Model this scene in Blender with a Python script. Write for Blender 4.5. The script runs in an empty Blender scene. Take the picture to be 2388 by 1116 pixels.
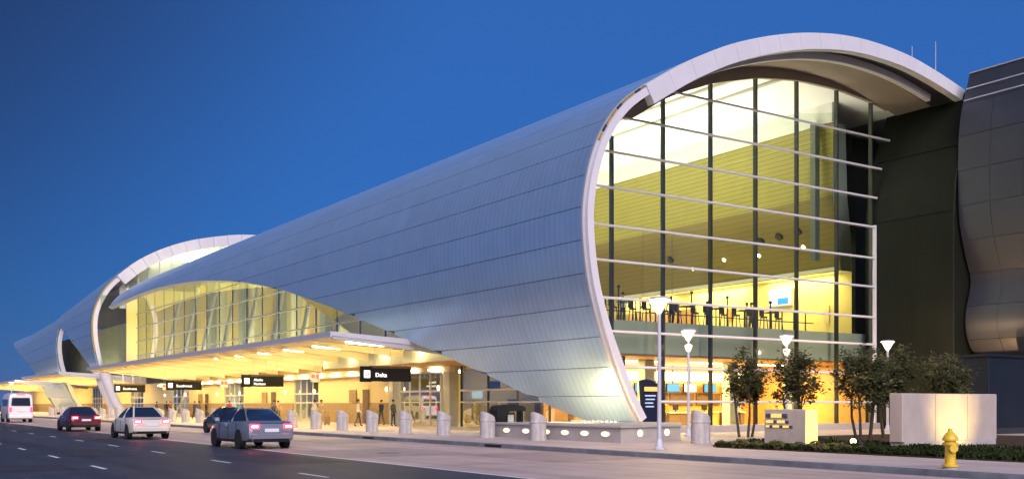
import bpy, bmesh, math, random
import numpy as np
from mathutils import Vector, Matrix, noise as mnoise
random.seed(7)
R = math.radians
scene = bpy.context.scene
col = scene.collection

# ------------------------------------------------------------------ camera
YAW = 33.5
cam_d = bpy.data.cameras.new("camera"); cam = bpy.data.objects.new("camera", cam_d); col.objects.link(cam)
cam.location = (0, 0, 1.6)
cam.rotation_euler = (R(90), 0, R(-YAW))
cam_d.sensor_width = 36; cam_d.lens = 36 * 2382 / 2388
cam_d.shift_y = (942 - 558) / 2388
cam_d.clip_start = 0.1; cam_d.clip_end = 6000
scene.camera = cam

# ------------------------------------------------------------------ sky, sun, exposure
SUN_EL, SUN_AZ = 2.5, 204.0           # afterglow behind the camera
world = bpy.data.worlds.new("World"); scene.world = world; world.use_nodes = True
nt = world.node_tree; nt.nodes.clear()
sky = nt.nodes.new("ShaderNodeTexSky"); sky.sky_type = 'NISHITA'; sky.sun_disc = False
sky.sun_elevation = R(SUN_EL); sky.sun_rotation = R(SUN_AZ)
sky.air_density = 1.0; sky.dust_density = 0.0; sky.ozone_density = 6.0
tint = nt.nodes.new("ShaderNodeMix"); tint.data_type = 'RGBA'; tint.blend_type = 'MULTIPLY'
tint.inputs[0].default_value = 1.0
tint.inputs[7].default_value = (1.0, 1.0, 1.15, 1)
bg = nt.nodes.new("ShaderNodeBackground"); bg.inputs[1].default_value = 0.13
wo = nt.nodes.new("ShaderNodeOutputWorld")
nt.links.new(sky.outputs[0], tint.inputs[6]); dusk = nt.nodes.new("ShaderNodeMix"); dusk.data_type = 'RGBA'; dusk.inputs[0].default_value = 0.80
dusk.inputs[7].default_value = (0.125, 0.46, 1.50, 1)      # even deep-blue twilight
# the twilight deepens away from the afterglow
tcw = nt.nodes.new("ShaderNodeTexCoord"); dt = nt.nodes.new("ShaderNodeVectorMath"); dt.operation = 'DOT_PRODUCT'
dt.inputs[1].default_value = Vector((-0.30, 0.75, 0.59)).normalized()
nt.links.new(tcw.outputs["Generated"], dt.inputs[0])
mrw = nt.nodes.new("ShaderNodeMapRange"); mrw.interpolation_type = 'SMOOTHSTEP'
mrw.inputs[1].default_value = 0.66; mrw.inputs[2].default_value = 0.92; nt.links.new(dt.outputs["Value"], mrw.inputs[0])
deep = nt.nodes.new("ShaderNodeMix"); deep.data_type = 'RGBA'; deep.blend_type = 'MULTIPLY'
deep.inputs[7].default_value = (0.56, 0.32, 0.30, 1); nt.links.new(mrw.outputs[0], deep.inputs[0])
nt.links.new(tint.outputs[2], dusk.inputs[6]); nt.links.new(dusk.outputs[2], deep.inputs[6]); nt.links.new(deep.outputs[2], bg.inputs[0]); nt.links.new(bg.outputs[0], wo.inputs[0])

sun_d = bpy.data.lights.new("sun", 'SUN'); sun = bpy.data.objects.new("sun", sun_d); col.objects.link(sun)
sun_d.energy = 1.75; sun_d.angle = R(55); sun_d.color = (1.0, 0.88, 0.90)
sd = Vector((math.sin(R(SUN_AZ)) * math.cos(R(34)), math.cos(R(SUN_AZ)) * math.cos(R(34)), math.sin(R(34))))
sun.rotation_euler = sd.to_track_quat('Z', 'Y').to_euler()
sun.location = (-30, -30, 40)

vs = scene.view_settings
vs.view_transform = 'Standard'; vs.look = 'None'; vs.exposure = 1.2; vs.gamma = 1.0; vs.use_curve_mapping = False
cy = scene.cycles
cy.use_denoising = True; cy.max_bounces = 6; cy.diffuse_bounces = 3; cy.glossy_bounces = 3
cy.transmission_bounces = 4; cy.transparent_max_bounces = 16; cy.sample_clamp_indirect = 6.0
cy.caustics_reflective = False; cy.caustics_refractive = False

# ------------------------------------------------------------------ materials
MATS = {}
def lin(c):
    return tuple(((v / 255) / 12.92 if v <= 10 else (((v / 255) + 0.055) / 1.055) ** 2.4) for v in c)
def mat(name, c, rough=0.5, metal=0.0, var=0.0, scale=3.0, bump=0.0, bscale=30.0, emit=None, es=0.0, rnd=0.0, coat=0.0, sub=None, alpha=None):
    m = bpy.data.materials.new(name); m.use_nodes = True
    n = m.node_tree; b = n.nodes["Principled BSDF"]
    b.inputs["Roughness"].default_value = rough; b.inputs["Metallic"].default_value = metal
    b.inputs["Base Color"].default_value = (*c, 1)
    if coat: b.inputs["Coat Weight"].default_value = coat
    tc = n.nodes.new("ShaderNodeTexCoord")
    last = None
    if var:
        nz = n.nodes.new("ShaderNodeTexNoise"); nz.inputs["Scale"].default_value = scale
        nz.inputs["Detail"].default_value = 6; nz.inputs["Roughness"].default_value = 0.62
        n.links.new(tc.outputs["Object"], nz.inputs["Vector"])
        rp = n.nodes.new("ShaderNodeValToRGB")
        rp.color_ramp.elements[0].position = 0.3; rp.color_ramp.elements[1].position = 0.72
        rp.color_ramp.elements[0].color = (*[v * (1 - var) for v in c], 1)
        rp.color_ramp.elements[1].color = (*[min(1, v * (1 + var)) for v in c], 1)
        n.links.new(nz.outputs["Fac"], rp.inputs[0]); last = rp.outputs[0]
    if rnd:
        oi = n.nodes.new("ShaderNodeObjectInfo")
        mr = n.nodes.new("ShaderNodeMapRange"); mr.inputs[3].default_value = 1 - rnd; mr.inputs[4].default_value = 1 + rnd
        n.links.new(oi.outputs["Random"], mr.inputs[0])
        mx = n.nodes.new("ShaderNodeMix"); mx.data_type = 'RGBA'; mx.blend_type = 'MULTIPLY'; mx.inputs[0].default_value = 1
        if last: n.links.new(last, mx.inputs[6])
        else: mx.inputs[6].default_value = (*c, 1)
        n.links.new(mr.outputs[0], mx.inputs[7]); last = mx.outputs[2]
    if last: n.links.new(last, b.inputs["Base Color"])
    if bump:
        nz2 = n.nodes.new("ShaderNodeTexNoise"); nz2.inputs["Scale"].default_value = bscale; nz2.inputs["Detail"].default_value = 4
        n.links.new(tc.outputs["Object"], nz2.inputs["Vector"])
        bp = n.nodes.new("ShaderNodeBump"); bp.inputs["Strength"].default_value = bump; bp.inputs["Distance"].default_value = 0.02
        n.links.new(nz2.outputs["Fac"], bp.inputs["Height"]); n.links.new(bp.outputs[0], b.inputs["Normal"])
    if emit:
        b.inputs["Emission Color"].default_value = (*emit, 1); b.inputs["Emission Strength"].default_value = es
    MATS[name] = m
    return m

def glass_mat(name, tintc, refl=1.0, rough=0.0):
    m = bpy.data.materials.new(name); m.use_nodes = True; n = m.node_tree; n.nodes.clear()
    o = n.nodes.new("ShaderNodeOutputMaterial"); mx = n.nodes.new("ShaderNodeMixShader")
    t = n.nodes.new("ShaderNodeBsdfTransparent"); t.inputs[0].default_value = (*tintc, 1)
    g = n.nodes.new("ShaderNodeBsdfGlossy"); g.inputs["Roughness"].default_value = rough
    f = n.nodes.new("ShaderNodeFresnel"); f.inputs[0].default_value = 1.5
    ml = n.nodes.new("ShaderNodeMath"); ml.operation = 'MULTIPLY'; ml.inputs[1].default_value = refl
    n.links.new(f.outputs[0], ml.inputs[0]); n.links.new(ml.outputs[0], mx.inputs[0])
    n.links.new(t.outputs[0], mx.inputs[1]); n.links.new(g.outputs[0], mx.inputs[2]); n.links.new(mx.outputs[0], o.inputs[0])
    MATS[name] = m; return m

def striped_mat(name, c, period, axis, depth=0.25, rough=0.5, metal=0.0, dark=0.75, rnd=0.0, sharp=0.15, bumpd=0.02):
    """material with fine parallel joints (slats / ribs too small to build)"""
    m = mat(name, c, rough, metal, var=0.06, scale=0.7, rnd=rnd)
    n = m.node_tree; b = n.nodes["Principled BSDF"]
    tc = n.nodes.new("ShaderNodeTexCoord"); sp = n.nodes.new("ShaderNodeSeparateXYZ")
    n.links.new(tc.outputs["Object"], sp.inputs[0])
    dv = n.nodes.new("ShaderNodeMath"); dv.operation = 'DIVIDE'; dv.inputs[1].default_value = period
    n.links.new(sp.outputs[axis], dv.inputs[0])
    fr = n.nodes.new("ShaderNodeMath"); fr.operation = 'FRACT'; n.links.new(dv.outputs[0], fr.inputs[0])
    gt = n.nodes.new("ShaderNodeMath"); gt.operation = 'GREATER_THAN'; gt.inputs[1].default_value = sharp
    n.links.new(fr.outputs[0], gt.inputs[0])
    mr = n.nodes.new("ShaderNodeMapRange"); mr.inputs[3].default_value = dark; mr.inputs[4].default_value = 1.0
    n.links.new(gt.outputs[0], mr.inputs[0])
    mx = n.nodes.new("ShaderNodeMix"); mx.data_type = 'RGBA'; mx.blend_type = 'MULTIPLY'; mx.inputs[0].default_value = 1
    src = b.inputs["Base Color"].links[0].from_socket
    n.links.new(src, mx.inputs[6]); n.links.new(mr.outputs[0], mx.inputs[7]); n.links.new(mx.outputs[2], b.inputs["Base Color"])
    bp = n.nodes.new("ShaderNodeBump"); bp.inputs["Strength"].default_value = depth; bp.inputs["Distance"].default_value = bumpd
    n.links.new(gt.outputs[0], bp.inputs["Height"]); n.links.new(bp.outputs[0], b.inputs["Normal"])
    return m

mat("asphalt", (0.036, 0.037, 0.045), 0.55, var=0.35, scale=0.8, bump=0.25, bscale=60)
mat("concrete_lane", (0.42, 0.325, 0.295), 0.62, var=0.16, scale=0.5, bump=0.12, bscale=40)
mat("pavement", (0.50, 0.405, 0.36), 0.62, var=0.12, scale=0.6, bump=0.1, bscale=40)
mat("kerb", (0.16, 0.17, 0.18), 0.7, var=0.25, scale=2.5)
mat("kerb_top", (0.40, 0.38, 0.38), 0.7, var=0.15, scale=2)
mat("joint", (0.14, 0.13, 0.13), 0.9)
mat("paint", (0.72, 0.72, 0.74), 0.55, var=0.12, scale=6)
mat("earth", (0.09, 0.075, 0.055), 0.95, var=0.3, scale=0.05)
mat("soil", (0.060, 0.040, 0.028), 0.95, var=0.4, scale=5, bump=0.6, bscale=18)
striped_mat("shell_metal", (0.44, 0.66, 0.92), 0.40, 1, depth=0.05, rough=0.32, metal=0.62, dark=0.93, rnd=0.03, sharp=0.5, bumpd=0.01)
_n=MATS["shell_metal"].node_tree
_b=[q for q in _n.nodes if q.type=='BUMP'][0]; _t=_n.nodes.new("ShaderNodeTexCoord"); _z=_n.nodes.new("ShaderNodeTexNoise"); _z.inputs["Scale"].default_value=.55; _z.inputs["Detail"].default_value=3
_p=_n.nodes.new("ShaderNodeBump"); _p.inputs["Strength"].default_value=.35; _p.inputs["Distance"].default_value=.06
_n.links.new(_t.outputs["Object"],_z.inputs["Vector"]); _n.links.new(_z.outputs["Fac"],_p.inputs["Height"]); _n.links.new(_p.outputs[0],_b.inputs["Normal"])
mat("shell_dark", (0.16, 0.18, 0.21), 0.6)
mat("roof_metal", (0.40, 0.43, 0.48), 0.4, metal=0.7, var=0.08, scale=0.3)
mat("lining", (0.80, 0.80, 0.76), 0.55, var=0.03, scale=0.4)
mat("white_metal", (0.64, 0.62, 0.65), 0.42, var=0.04, scale=1.0, rnd=0.02)
mat("trim_metal", (0.55, 0.55, 0.58), 0.4, metal=0.4)
mat("gold_trim", (0.45, 0.32, 0.10), 0.4, metal=0.6)
mat("soffit", (0.25, 0.20, 0.165), 0.6, var=0.08, scale=0.5)
mat("dark_metal", (0.025, 0.027, 0.03), 0.45)
mat("mullion", (0.03, 0.033, 0.035), 0.4)
glass_mat("glass", (0.86, 0.93, 0.84), 1.5)
glass_mat("glass_band", (0.80, 0.88, 0.76), 0.6)
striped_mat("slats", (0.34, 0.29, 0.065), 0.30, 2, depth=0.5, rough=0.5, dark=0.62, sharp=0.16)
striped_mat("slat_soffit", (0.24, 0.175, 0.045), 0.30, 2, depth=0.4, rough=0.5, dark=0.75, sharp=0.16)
mat("grey_panel", (0.36, 0.39, 0.37), 0.5, var=0.05)
mat("dim_grey", (0.13, 0.15, 0.13), 0.6)
mat("spandrel", (0.42, 0.46, 0.42), 0.45, var=0.04, scale=0.4)
mat("cream", (0.74, 0.60, 0.32), 0.6, var=0.04, scale=0.6)
mat("bright_cream", (0.84, 0.68, 0.28), 0.55, var=0.03)
mat("wainscot", (0.30, 0.20, 0.10), 0.6, var=0.2, scale=4)
mat("brown", (0.11, 0.055, 0.022), 0.5, var=0.2, scale=3)
mat("orange_wood", (0.48, 0.24, 0.06), 0.5, var=0.15, scale=2)
mat("floor_tile", (0.45, 0.40, 0.32), 0.3, var=0.1, scale=1)
mat("column_grey", (0.42, 0.42, 0.38), 0.5, var=0.06)
mat("black", (0.012, 0.012, 0.013), 0.4)
mat("sign_black", (0.010, 0.010, 0.010), 0.35)
mat("sign_dim", (0.5, 0.5, 0.5), 0.5)
mat("sign_white", (0.85, 0.85, 0.85), 0.5, emit=(1, 1, 0.97), es=0.75)
mat("navy", (0.010, 0.014, 0.035), 0.35)
mat("navy_box", (0.010, 0.016, 0.026), 0.5, var=0.15, scale=0.6)
mat("kiosk_orange", (0.6, 0.25, 0.06), 0.5, emit=(1, 0.45, 0.12), es=0.5)
mat("kiosk_text", (0.3, 0.4, 0.6), 0.5, emit=(0.4, 0.5, 0.8), es=0.25)
mat("dark_wall", (0.012, 0.014, 0.010), 0.55, var=0.25, scale=0.25)
mat("dark_joint", (0.05, 0.055, 0.045), 0.5)
mat("wavy_metal", (0.062, 0.068, 0.086), 0.42, metal=0.45, var=0.06, scale=0.5, rnd=0.025)
mat("bollard", (0.44, 0.41, 0.40), 0.75, var=0.12, scale=5, bump=0.15, bscale=40)
mat("plinth", (0.40, 0.37, 0.34), 0.75, var=0.10, scale=3, bump=0.12, bscale=35)
mat("monument", (0.48, 0.40, 0.345), 0.7, var=0.06, scale=2, bump=0.05)
mat("pole_white", (0.52, 0.52, 0.56), 0.35)
mat("lamp_glow", (0.9, 0.85, 0.75), 0.4, emit=(1.0, 0.66, 0.36), es=1.15)
mat("warm_strip", (0.9, 0.8, 0.6), 0.4, emit=(1.0, 0.80, 0.42), es=5.0)
mat("canopy_strip", (0.9, 0.8, 0.6), 0.4, emit=(1.0, 0.77, 0.34), es=40.0)
mat("white_strip", (0.9, 0.9, 0.85), 0.4, emit=(1.0, 0.88, 0.58), es=5.0)
mat("spot_glow", (0.9, 0.8, 0.6), 0.4, emit=(1.0, 0.80, 0.42), es=3.0)
mat("inset_glow", (0.9, 0.8, 0.6), 0.4, emit=(1.0, 0.76, 0.40), es=0.6)
mat("canopy_soffit", (0.74, 0.66, 0.45), 0.55, var=0.04, scale=0.5)
mat("beam", (0.72, 0.62, 0.40), 0.5)
mat("canopy_metal", (0.58, 0.57, 0.63), 0.4, metal=0.3)
mat("screen_blue", (0.02, 0.1, 0.2), 0.3, emit=(0.03, 0.30, 0.80), es=0.55)
mat("screen_white", (0.5, 0.5, 0.5), 0.3, emit=(0.72, 0.9, 1.0), es=0.5)
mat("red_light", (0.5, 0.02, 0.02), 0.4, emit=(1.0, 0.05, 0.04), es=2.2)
mat("tail_light", (0.5, 0.01, 0.02), 0.25, emit=(1.0, 0.012, 0.03), es=7.0)
mat("tail_hot", (0.8, 0.4, 0.4), 0.25, emit=(1.0, 0.30, 0.28), es=9.0)
mat("tyre", (0.014, 0.014, 0.014), 0.8)
mat("rim_alloy", (0.45, 0.45, 0.47), 0.35, metal=0.8)
mat("car_glass", (0.012, 0.016, 0.024), 0.06, coat=1.0)
mat("plate", (0.7, 0.7, 0.72), 0.5)
mat("hydrant", (0.72, 0.47, 0.025), 0.4, var=0.12, scale=9, coat=0.3)
mat("bark", (0.075, 0.05, 0.032), 0.9, var=0.3, scale=9, bump=0.5)
mat("leaf", (0.042, 0.046, 0.014), 0.6, rnd=0.15, var=0.45, scale=2.2)
mat("leaf_light", (0.095, 0.088, 0.028), 0.6, rnd=0.15, var=0.4, scale=3)
mat("grass", (0.022, 0.032, 0.009), 0.75, var=0.5, scale=1.5)
mat("letter_gold_glow", (0.75, 0.58, 0.18), 0.3, metal=0.5, emit=(1.0,.72,.2), es=0.35)  # own glow stands in for the light falling on the letters
mat("letter_dark", (0.06, 0.06, 0.10), 0.4)
mat("poster", (0.55, 0.55, 0.52), 0.5)
mat("skin", (0.42, 0.26, 0.18), 0.55); mat("hair", (0.02, 0.014, 0.01), 0.7)

def streak(name, amt, sx=1.2, sy=0.03):
    """tyre polish and oil: noise stretched along the driving direction"""
    n=MATS[name].node_tree; b=n.nodes["Principled BSDF"]; src=b.inputs["Base Color"].links[0].from_socket
    tc=n.nodes.new("ShaderNodeTexCoord"); mp=n.nodes.new("ShaderNodeMapping"); mp.inputs["Scale"].default_value=(sx,sy,1)
    nz=n.nodes.new("ShaderNodeTexNoise"); nz.inputs["Scale"].default_value=1.0; nz.inputs["Detail"].default_value=5
    n.links.new(tc.outputs["Object"],mp.inputs[0]); n.links.new(mp.outputs[0],nz.inputs["Vector"])
    mr=n.nodes.new("ShaderNodeMapRange"); mr.inputs[1].default_value=.32; mr.inputs[2].default_value=.68; mr.inputs[3].default_value=1-amt; mr.inputs[4].default_value=1+amt*.6
    n.links.new(nz.outputs["Fac"],mr.inputs[0])
    mx=n.nodes.new("ShaderNodeMix"); mx.data_type='RGBA'; mx.blend_type='MULTIPLY'; mx.inputs[0].default_value=1
    n.links.new(src,mx.inputs[6]); n.links.new(mr.outputs[0],mx.inputs[7]); n.links.new(mx.outputs[2],b.inputs["Base Color"])
streak("asphalt",.35); streak("concrete_lane",.28,1.6,.04); streak("pavement",.14,.8,.15); streak("kerb",.3,3,.4)
streak("bollard",.22,6,6); streak("monument",.10,2.5,2.5)
def frosted(name, c, es, clear):
    m = bpy.data.materials.new(name); m.use_nodes = True; n = m.node_tree; n.nodes.clear()
    o = n.nodes.new("ShaderNodeOutputMaterial"); mx = n.nodes.new("ShaderNodeMixShader"); mx.inputs[0].default_value = clear
    e = n.nodes.new("ShaderNodeEmission"); e.inputs[0].default_value = (*c, 1); e.inputs[1].default_value = es
    t = n.nodes.new("ShaderNodeBsdfTransparent")
    n.links.new(e.outputs[0], mx.inputs[1]); n.links.new(t.outputs[0], mx.inputs[2]); n.links.new(mx.outputs[0], o.inputs[0]); MATS[name] = m
frosted("lamp_frost", (1.0, 0.74, 0.46), 1.3, 0.6)
M = MATS
for n_,v_ in (("dark_wall",.12),("dark_joint",.1),("sign_black",.15),("black",.25),("navy_box",.2),("leaf",.2),("leaf_light",.2),("grass",.1),("soil",.1),("navy",.3)):
    M[n_].node_tree.nodes["Principled BSDF"].inputs["Specular IOR Level"].default_value = v_

# ------------------------------------------------------------------ mesh helpers
class MB:
    def __init__(s): s.v = []; s.f = []; s.mi = []; s.cur = 0
    def add(s, vs_, fs):
        o = len(s.v); s.v += [tuple(map(float, p)) for p in vs_]
        for f in fs: s.f.append(tuple(i + o for i in f)); s.mi.append(s.cur)
        return s
    def box(s, x0, x1, y0, y1, z0, z1):
        return s.add([(x0,y0,z0),(x1,y0,z0),(x1,y1,z0),(x0,y1,z0),(x0,y0,z1),(x1,y0,z1),(x1,y1,z1),(x0,y1,z1)],
                     [(0,3,2,1),(4,5,6,7),(0,1,5,4),(1,2,6,5),(2,3,7,6),(3,0,4,7)])
    def cbox(s, x0, x1, y0, y1, z0, z1, b=0.03):
        """box with chamfered vertical and top edges"""
        lo = [(x0+b,y0),(x1-b,y0),(x1,y0+b),(x1,y1-b),(x1-b,y1),(x0+b,y1),(x0,y1-b),(x0,y0+b)]
        li = [(x0+2*b,y0+b),(x1-2*b,y0+b),(x1-b,y0+2*b),(x1-b,y1-2*b),(x1-2*b,y1-b),(x0+2*b,y1-b),(x0+b,y1-2*b),(x0+b,y0+2*b)]
        v = [(x,y,z0) for x,y in lo]+[(x,y,z1-b) for x,y in lo]+[(x,y,z1) for x,y in li]
        f = [tuple(range(7,-1,-1)), tuple(range(16,24))]
        for i in range(8):
            j=(i+1)%8; f += [(i,j,8+j,8+i),(8+i,8+j,16+j,16+i)]
        return s.add(v,f)
    def bar(s, p, q, w, h=None, up=(0,0,1)):
        h = w if h is None else h
        p = Vector(p); q = Vector(q); d = (q-p).normalized(); u = Vector(up)
        if abs(d.dot(u)) > 0.98: u = Vector((0,1,0))
        a = d.cross(u).normalized(); b = a.cross(d).normalized()
        v = []
        for c in (p,q):
            for i,j in ((-1,-1),(1,-1),(1,1),(-1,1)): v.append(c + a*(w/2*i) + b*(h/2*j))
        return s.add(v, [(3,2,1,0),(4,5,6,7),(0,1,5,4),(1,2,6,5),(2,3,7,6),(3,0,4,7)])
    def tube(s, pts, r, n=8, cap=True):
        pts = [Vector(p) for p in pts]; rr = r if isinstance(r,(list,tuple)) else [r]*len(pts)
        v = []; prev = None
        for i,p in enumerate(pts):
            d = (pts[min(i+1,len(pts)-1)] - pts[max(i-1,0)]).normalized()
            if prev is None:
                a = d.orthogonal().normalized()
            else:
                a = (prev - d*prev.dot(d)).normalized()
            prev = a; b = d.cross(a)
            for k in range(n):
                t = 2*math.pi*k/n; v.append(p + (a*math.cos(t)+b*math.sin(t))*rr[i])
        f = []
        for i in range(len(pts)-1):
            for k in range(n):
                k2=(k+1)%n; f.append((i*n+k,i*n+k2,(i+1)*n+k2,(i+1)*n+k))
        if cap: f += [tuple(range(n-1,-1,-1)), tuple(range((len(pts)-1)*n, len(pts)*n))]
        return s.add(v,f)
    def lathe(s, prof, c=(0,0,0), n=16, axis='z'):
        v = []
        for r,z in prof:
            for k in range(n):
                t = 2*math.pi*k/n; x,y = r*math.cos(t), r*math.sin(t)
                if axis=='z': v.append((c[0]+x,c[1]+y,c[2]+z))
                elif axis=='y': v.append((c[0]+x,c[1]+z,c[2]+y))
                else: v.append((c[0]+z,c[1]+x,c[2]+y))
        f = []
        for i in range(len(prof)-1):
            for k in range(n):
                k2=(k+1)%n; f.append((i*n+k,i*n+k2,(i+1)*n+k2,(i+1)*n+k))
        f += [tuple(range(n-1,-1,-1)), tuple(range((len(prof)-1)*n, len(prof)*n))]
        return s.add(v,f)
    def grid(s, rows, close=False):
        m = len(rows[0]); v = [p for r in rows for p in r]; f = []
        for i in range(len(rows)-1):
            for j in range(m-1 if not close else m):
                j2=(j+1)%m; f.append((i*m+j,i*m+j2,(i+1)*m+j2,(i+1)*m+j))
        return s.add(v,f)
    def poly(s, pts): return s.add(pts,[tuple(range(len(pts)))])
    def prism(s, pts, axis, a, b):
        """extrude a 2D polygon: axis x uses (y,z), axis y uses (x,z), axis z uses (x,y)"""
        def P(p,t):
            return (t,p[0],p[1]) if axis=='x' else ((p[0],t,p[1]) if axis=='y' else (p[0],p[1],t))
        n=len(pts); v=[P(p,a) for p in pts]+[P(p,b) for p in pts]
        f=[tuple(range(n-1,-1,-1)),tuple(range(n,2*n))]+[(i,(i+1)%n,n+(i+1)%n,n+i) for i in range(n)]
        return s.add(v,f)
    def build(s, name, material, parent=None, smooth=0, fix=True):
        me = bpy.data.meshes.new(name)
        off = Vector((0,0,0)) if parent is None else wloc(parent)
        me.from_pydata([(x-off.x,y-off.y,z-off.z) for x,y,z in s.v], [], s.f)
        mats_ = material if isinstance(material,(list,tuple)) else [material]
        for m_ in mats_: me.materials.append(M[m_])
        if len(mats_)>1: me.polygons.foreach_set("material_index", s.mi)
        if fix:
            bm = bmesh.new(); bm.from_mesh(me); bmesh.ops.recalc_face_normals(bm, faces=bm.faces); bm.to_mesh(me); bm.free()
        if smooth:
            me.polygons.foreach_set("use_smooth", [True]*len(me.polygons)); me.set_sharp_from_angle(angle=R(smooth))
        me.update()
        o = bpy.data.objects.new(name, me); col.objects.link(o)
        if parent is not None: o.parent = parent
        return o
def wloc(o):
    v = Vector(o.location); p = o.parent
    while p is not None: v = v + Vector(p.location); p = p.parent
    return v
def tag(o, label=None, cat=None, group=None, kind=None):
    if label: o["label"] = label
    if cat: o["category"] = cat
    if group: o["group"] = group
    if kind: o["kind"] = kind
    return o
def thing(name, label, cat, loc=(0,0,0), group=None):
    o = bpy.data.objects.new(name, None); col.objects.link(o); o.location = loc; o.empty_display_size = 0.3
    return tag(o, label, cat, group)
def copy_tree(o, parent=None):
    c = o.copy(); col.objects.link(c)
    if parent is not None: c.parent = parent
    for ch in list(o.children): copy_tree(ch, c)
    return c
def area(name, loc, rot, sx, sy, energy, color, parent=None):
    d = bpy.data.lights.new(name,'AREA'); d.shape='RECTANGLE'; d.size=sx; d.size_y=sy; d.energy=energy; d.color=color
    o = bpy.data.objects.new(name,d); col.objects.link(o); o.location=loc; o.rotation_euler=rot
    return o
def spot(name, loc, target, energy, color, size=60, blend=0.8, rad=0.05):
    d = bpy.data.lights.new(name,'SPOT'); d.energy=energy; d.color=color; d.spot_size=R(size); d.spot_blend=blend; d.shadow_soft_size=rad
    o = bpy.data.objects.new(name,d); col.objects.link(o); o.location=loc
    o.rotation_euler=(Vector(loc)-Vector(target)).to_track_quat('Z','Y').to_euler(); return o
def text_mesh(txt, size, material, parent, origin, xdir, updir, ext=0.01):
    cu = bpy.data.curves.new("lettering",'FONT'); cu.body=txt; cu.size=size; cu.extrude=ext; cu.resolution_u=3
    to = bpy.data.objects.new("lettering",cu); col.objects.link(to)
    bpy.context.view_layer.update()
    me = bpy.data.meshes.new_from_object(to.evaluated_get(bpy.context.evaluated_depsgraph_get()))
    bpy.data.objects.remove(to); me.name="lettering"
    x=Vector(xdir).normalized(); u=Vector(updir).normalized(); n=x.cross(u)
    off = wloc(parent) if parent else Vector((0,0,0))
    mt = Matrix(((x.x,u.x,n.x,origin[0]-off.x),(x.y,u.y,n.y,origin[1]-off.y),(x.z,u.z,n.z,origin[2]-off.z),(0,0,0,1)))
    me.transform(mt); me.materials.clear(); me.materials.append(M[material])
    o = bpy.data.objects.new("lettering",me); col.objects.link(o); o.parent=parent; return o

# ------------------------------------------------------------------ ground, road, pavements
def sheet(name, x0,x1,y0,y1,z,material):
    mb=MB(); mb.poly([(x0,y0,z),(x1,y0,z),(x1,y1,z),(x0,y1,z)])
    return tag(mb.build(name,material),kind="structure")
tag(MB().poly([(-2500,-2500,-0.03),(2500,-2500,-0.03),(2500,2500,-0.03),(-2500,2500,-0.03)]).build("ground","earth"),kind="structure")
KX=20.4; PZ=0.15; FA=400
road = sheet("road",-9,12.5,-40,FA,0.0,"asphalt")
lane = sheet("kerbside_lane",12.5,KX,-40,FA,0.0,"concrete_lane")
# painted edge line between asphalt and concrete, and lane dashes
mb=MB(); mb.poly([(12.42,-40,.005),(12.54,-40,.005),(12.54,FA,.005),(12.42,FA,.005)]); mb.build("edge_line","paint",road)
k=0
for (lx,yy,sp) in ((9.0,21.75,6.65),(5.57,27.5,6.4),(2.1,30,6.5)):
    for i in range(-3,22):
        y=yy+i*sp
        mb=MB(); w=.055 if lx>3 else .05
        mb.poly([(lx-w,y-.85,.005),(lx+w,y-.85,.005),(lx+w,y+.85,.005),(lx-w,y+.85,.005)])
        mb.build("lane_dash","paint",road)
# concrete slab joints in the kerbside lane
for i in range(40):
    y=-8+i*5.2
    MB().poly([(12.6,y-.012,.004),(KX-.02,y-.012,.004),(KX-.02,y+.012,.004),(12.6,y+.012,.004)]).build("slab_joint","joint",lane)
MB().poly([(16.6,-40,.0042),(16.63,-40,.0042),(16.63,260,.0042),(16.6,260,.0042)]).build("slab_joint","joint",lane)
# kerb stones and pavement
kerb = thing("kerb",None,None,(KX,0,0)); tag(kerb,kind="structure")
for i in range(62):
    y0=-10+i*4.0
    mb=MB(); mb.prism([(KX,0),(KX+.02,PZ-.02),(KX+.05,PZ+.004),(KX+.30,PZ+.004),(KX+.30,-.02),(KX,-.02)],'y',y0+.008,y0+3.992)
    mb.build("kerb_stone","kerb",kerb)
# keep kerb top paler than its face
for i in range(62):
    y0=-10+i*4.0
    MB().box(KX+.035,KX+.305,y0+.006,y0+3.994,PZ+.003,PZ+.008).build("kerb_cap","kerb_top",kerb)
pave = tag(MB().box(KX+.302,75,-10,240,-.02,PZ).build("pavement","pavement"),kind="structure")
for i in range(60):
    y=-9+i*3.4
    if y<28 or True:
        MB().poly([(KX+.31,y-.008,PZ+.004),(24.4,y-.008,PZ+.004),(24.4,y+.008,PZ+.004),(KX+.31,y+.008,PZ+.004)]).build("paving_joint","joint",pave)
for i in range(12):
    x=25.5+i*2.6
    MB().poly([(x-.008,31.6,PZ+.004),(x+.008,31.6,PZ+.004),(x+.008,39,PZ+.004),(x-.008,39,PZ+.004)]).build("paving_joint","joint",pave)

mb=MB().lathe([(.34,.004),(.34,.012),(.30,.014)],(15.2,30.3,0),24); mb.build("manhole_cover","kerb",lane)
mb=MB().lathe([(.40,.0035),(.40,.0065),(.345,.007)],(15.2,30.3,0),24); mb.build("manhole_ring","joint",lane)
for y in (32.1,42.8,60): MB().box(KX-.012,KX+.06,y-.55,y+.55,.03,.11).build("kerb_inlet","black",kerb)
mat("patch",(.028,.027,.030),.65,var=.3,scale=2); mat("patch_lane",(.30,.235,.22),.65,var=.2,scale=1.5)
for (x0,x1,y0,y1) in ((9.6,11.9,26,31.5),(6.2,7.9,33,39),(3.2,5.0,27,29.4),(9.4,10.6,44,52)):
    MB().poly([(x0,y0,.0035),(x1,y0,.0035),(x1,y1,.0035),(x0,y1,.0035)]).build("repair_patch","patch",road)
for (x0,x1,y0,y1) in ((16.64,20.3,22.95,28.15),(12.62,16.58,28.2,33.35),(16.64,20.3,38.6,43.7)):
    MB().poly([(x0,y0,.003),(x1,y0,.003),(x1,y1,.003),(x0,y1,.003)]).build("replaced_slab","patch_lane",lane)

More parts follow.
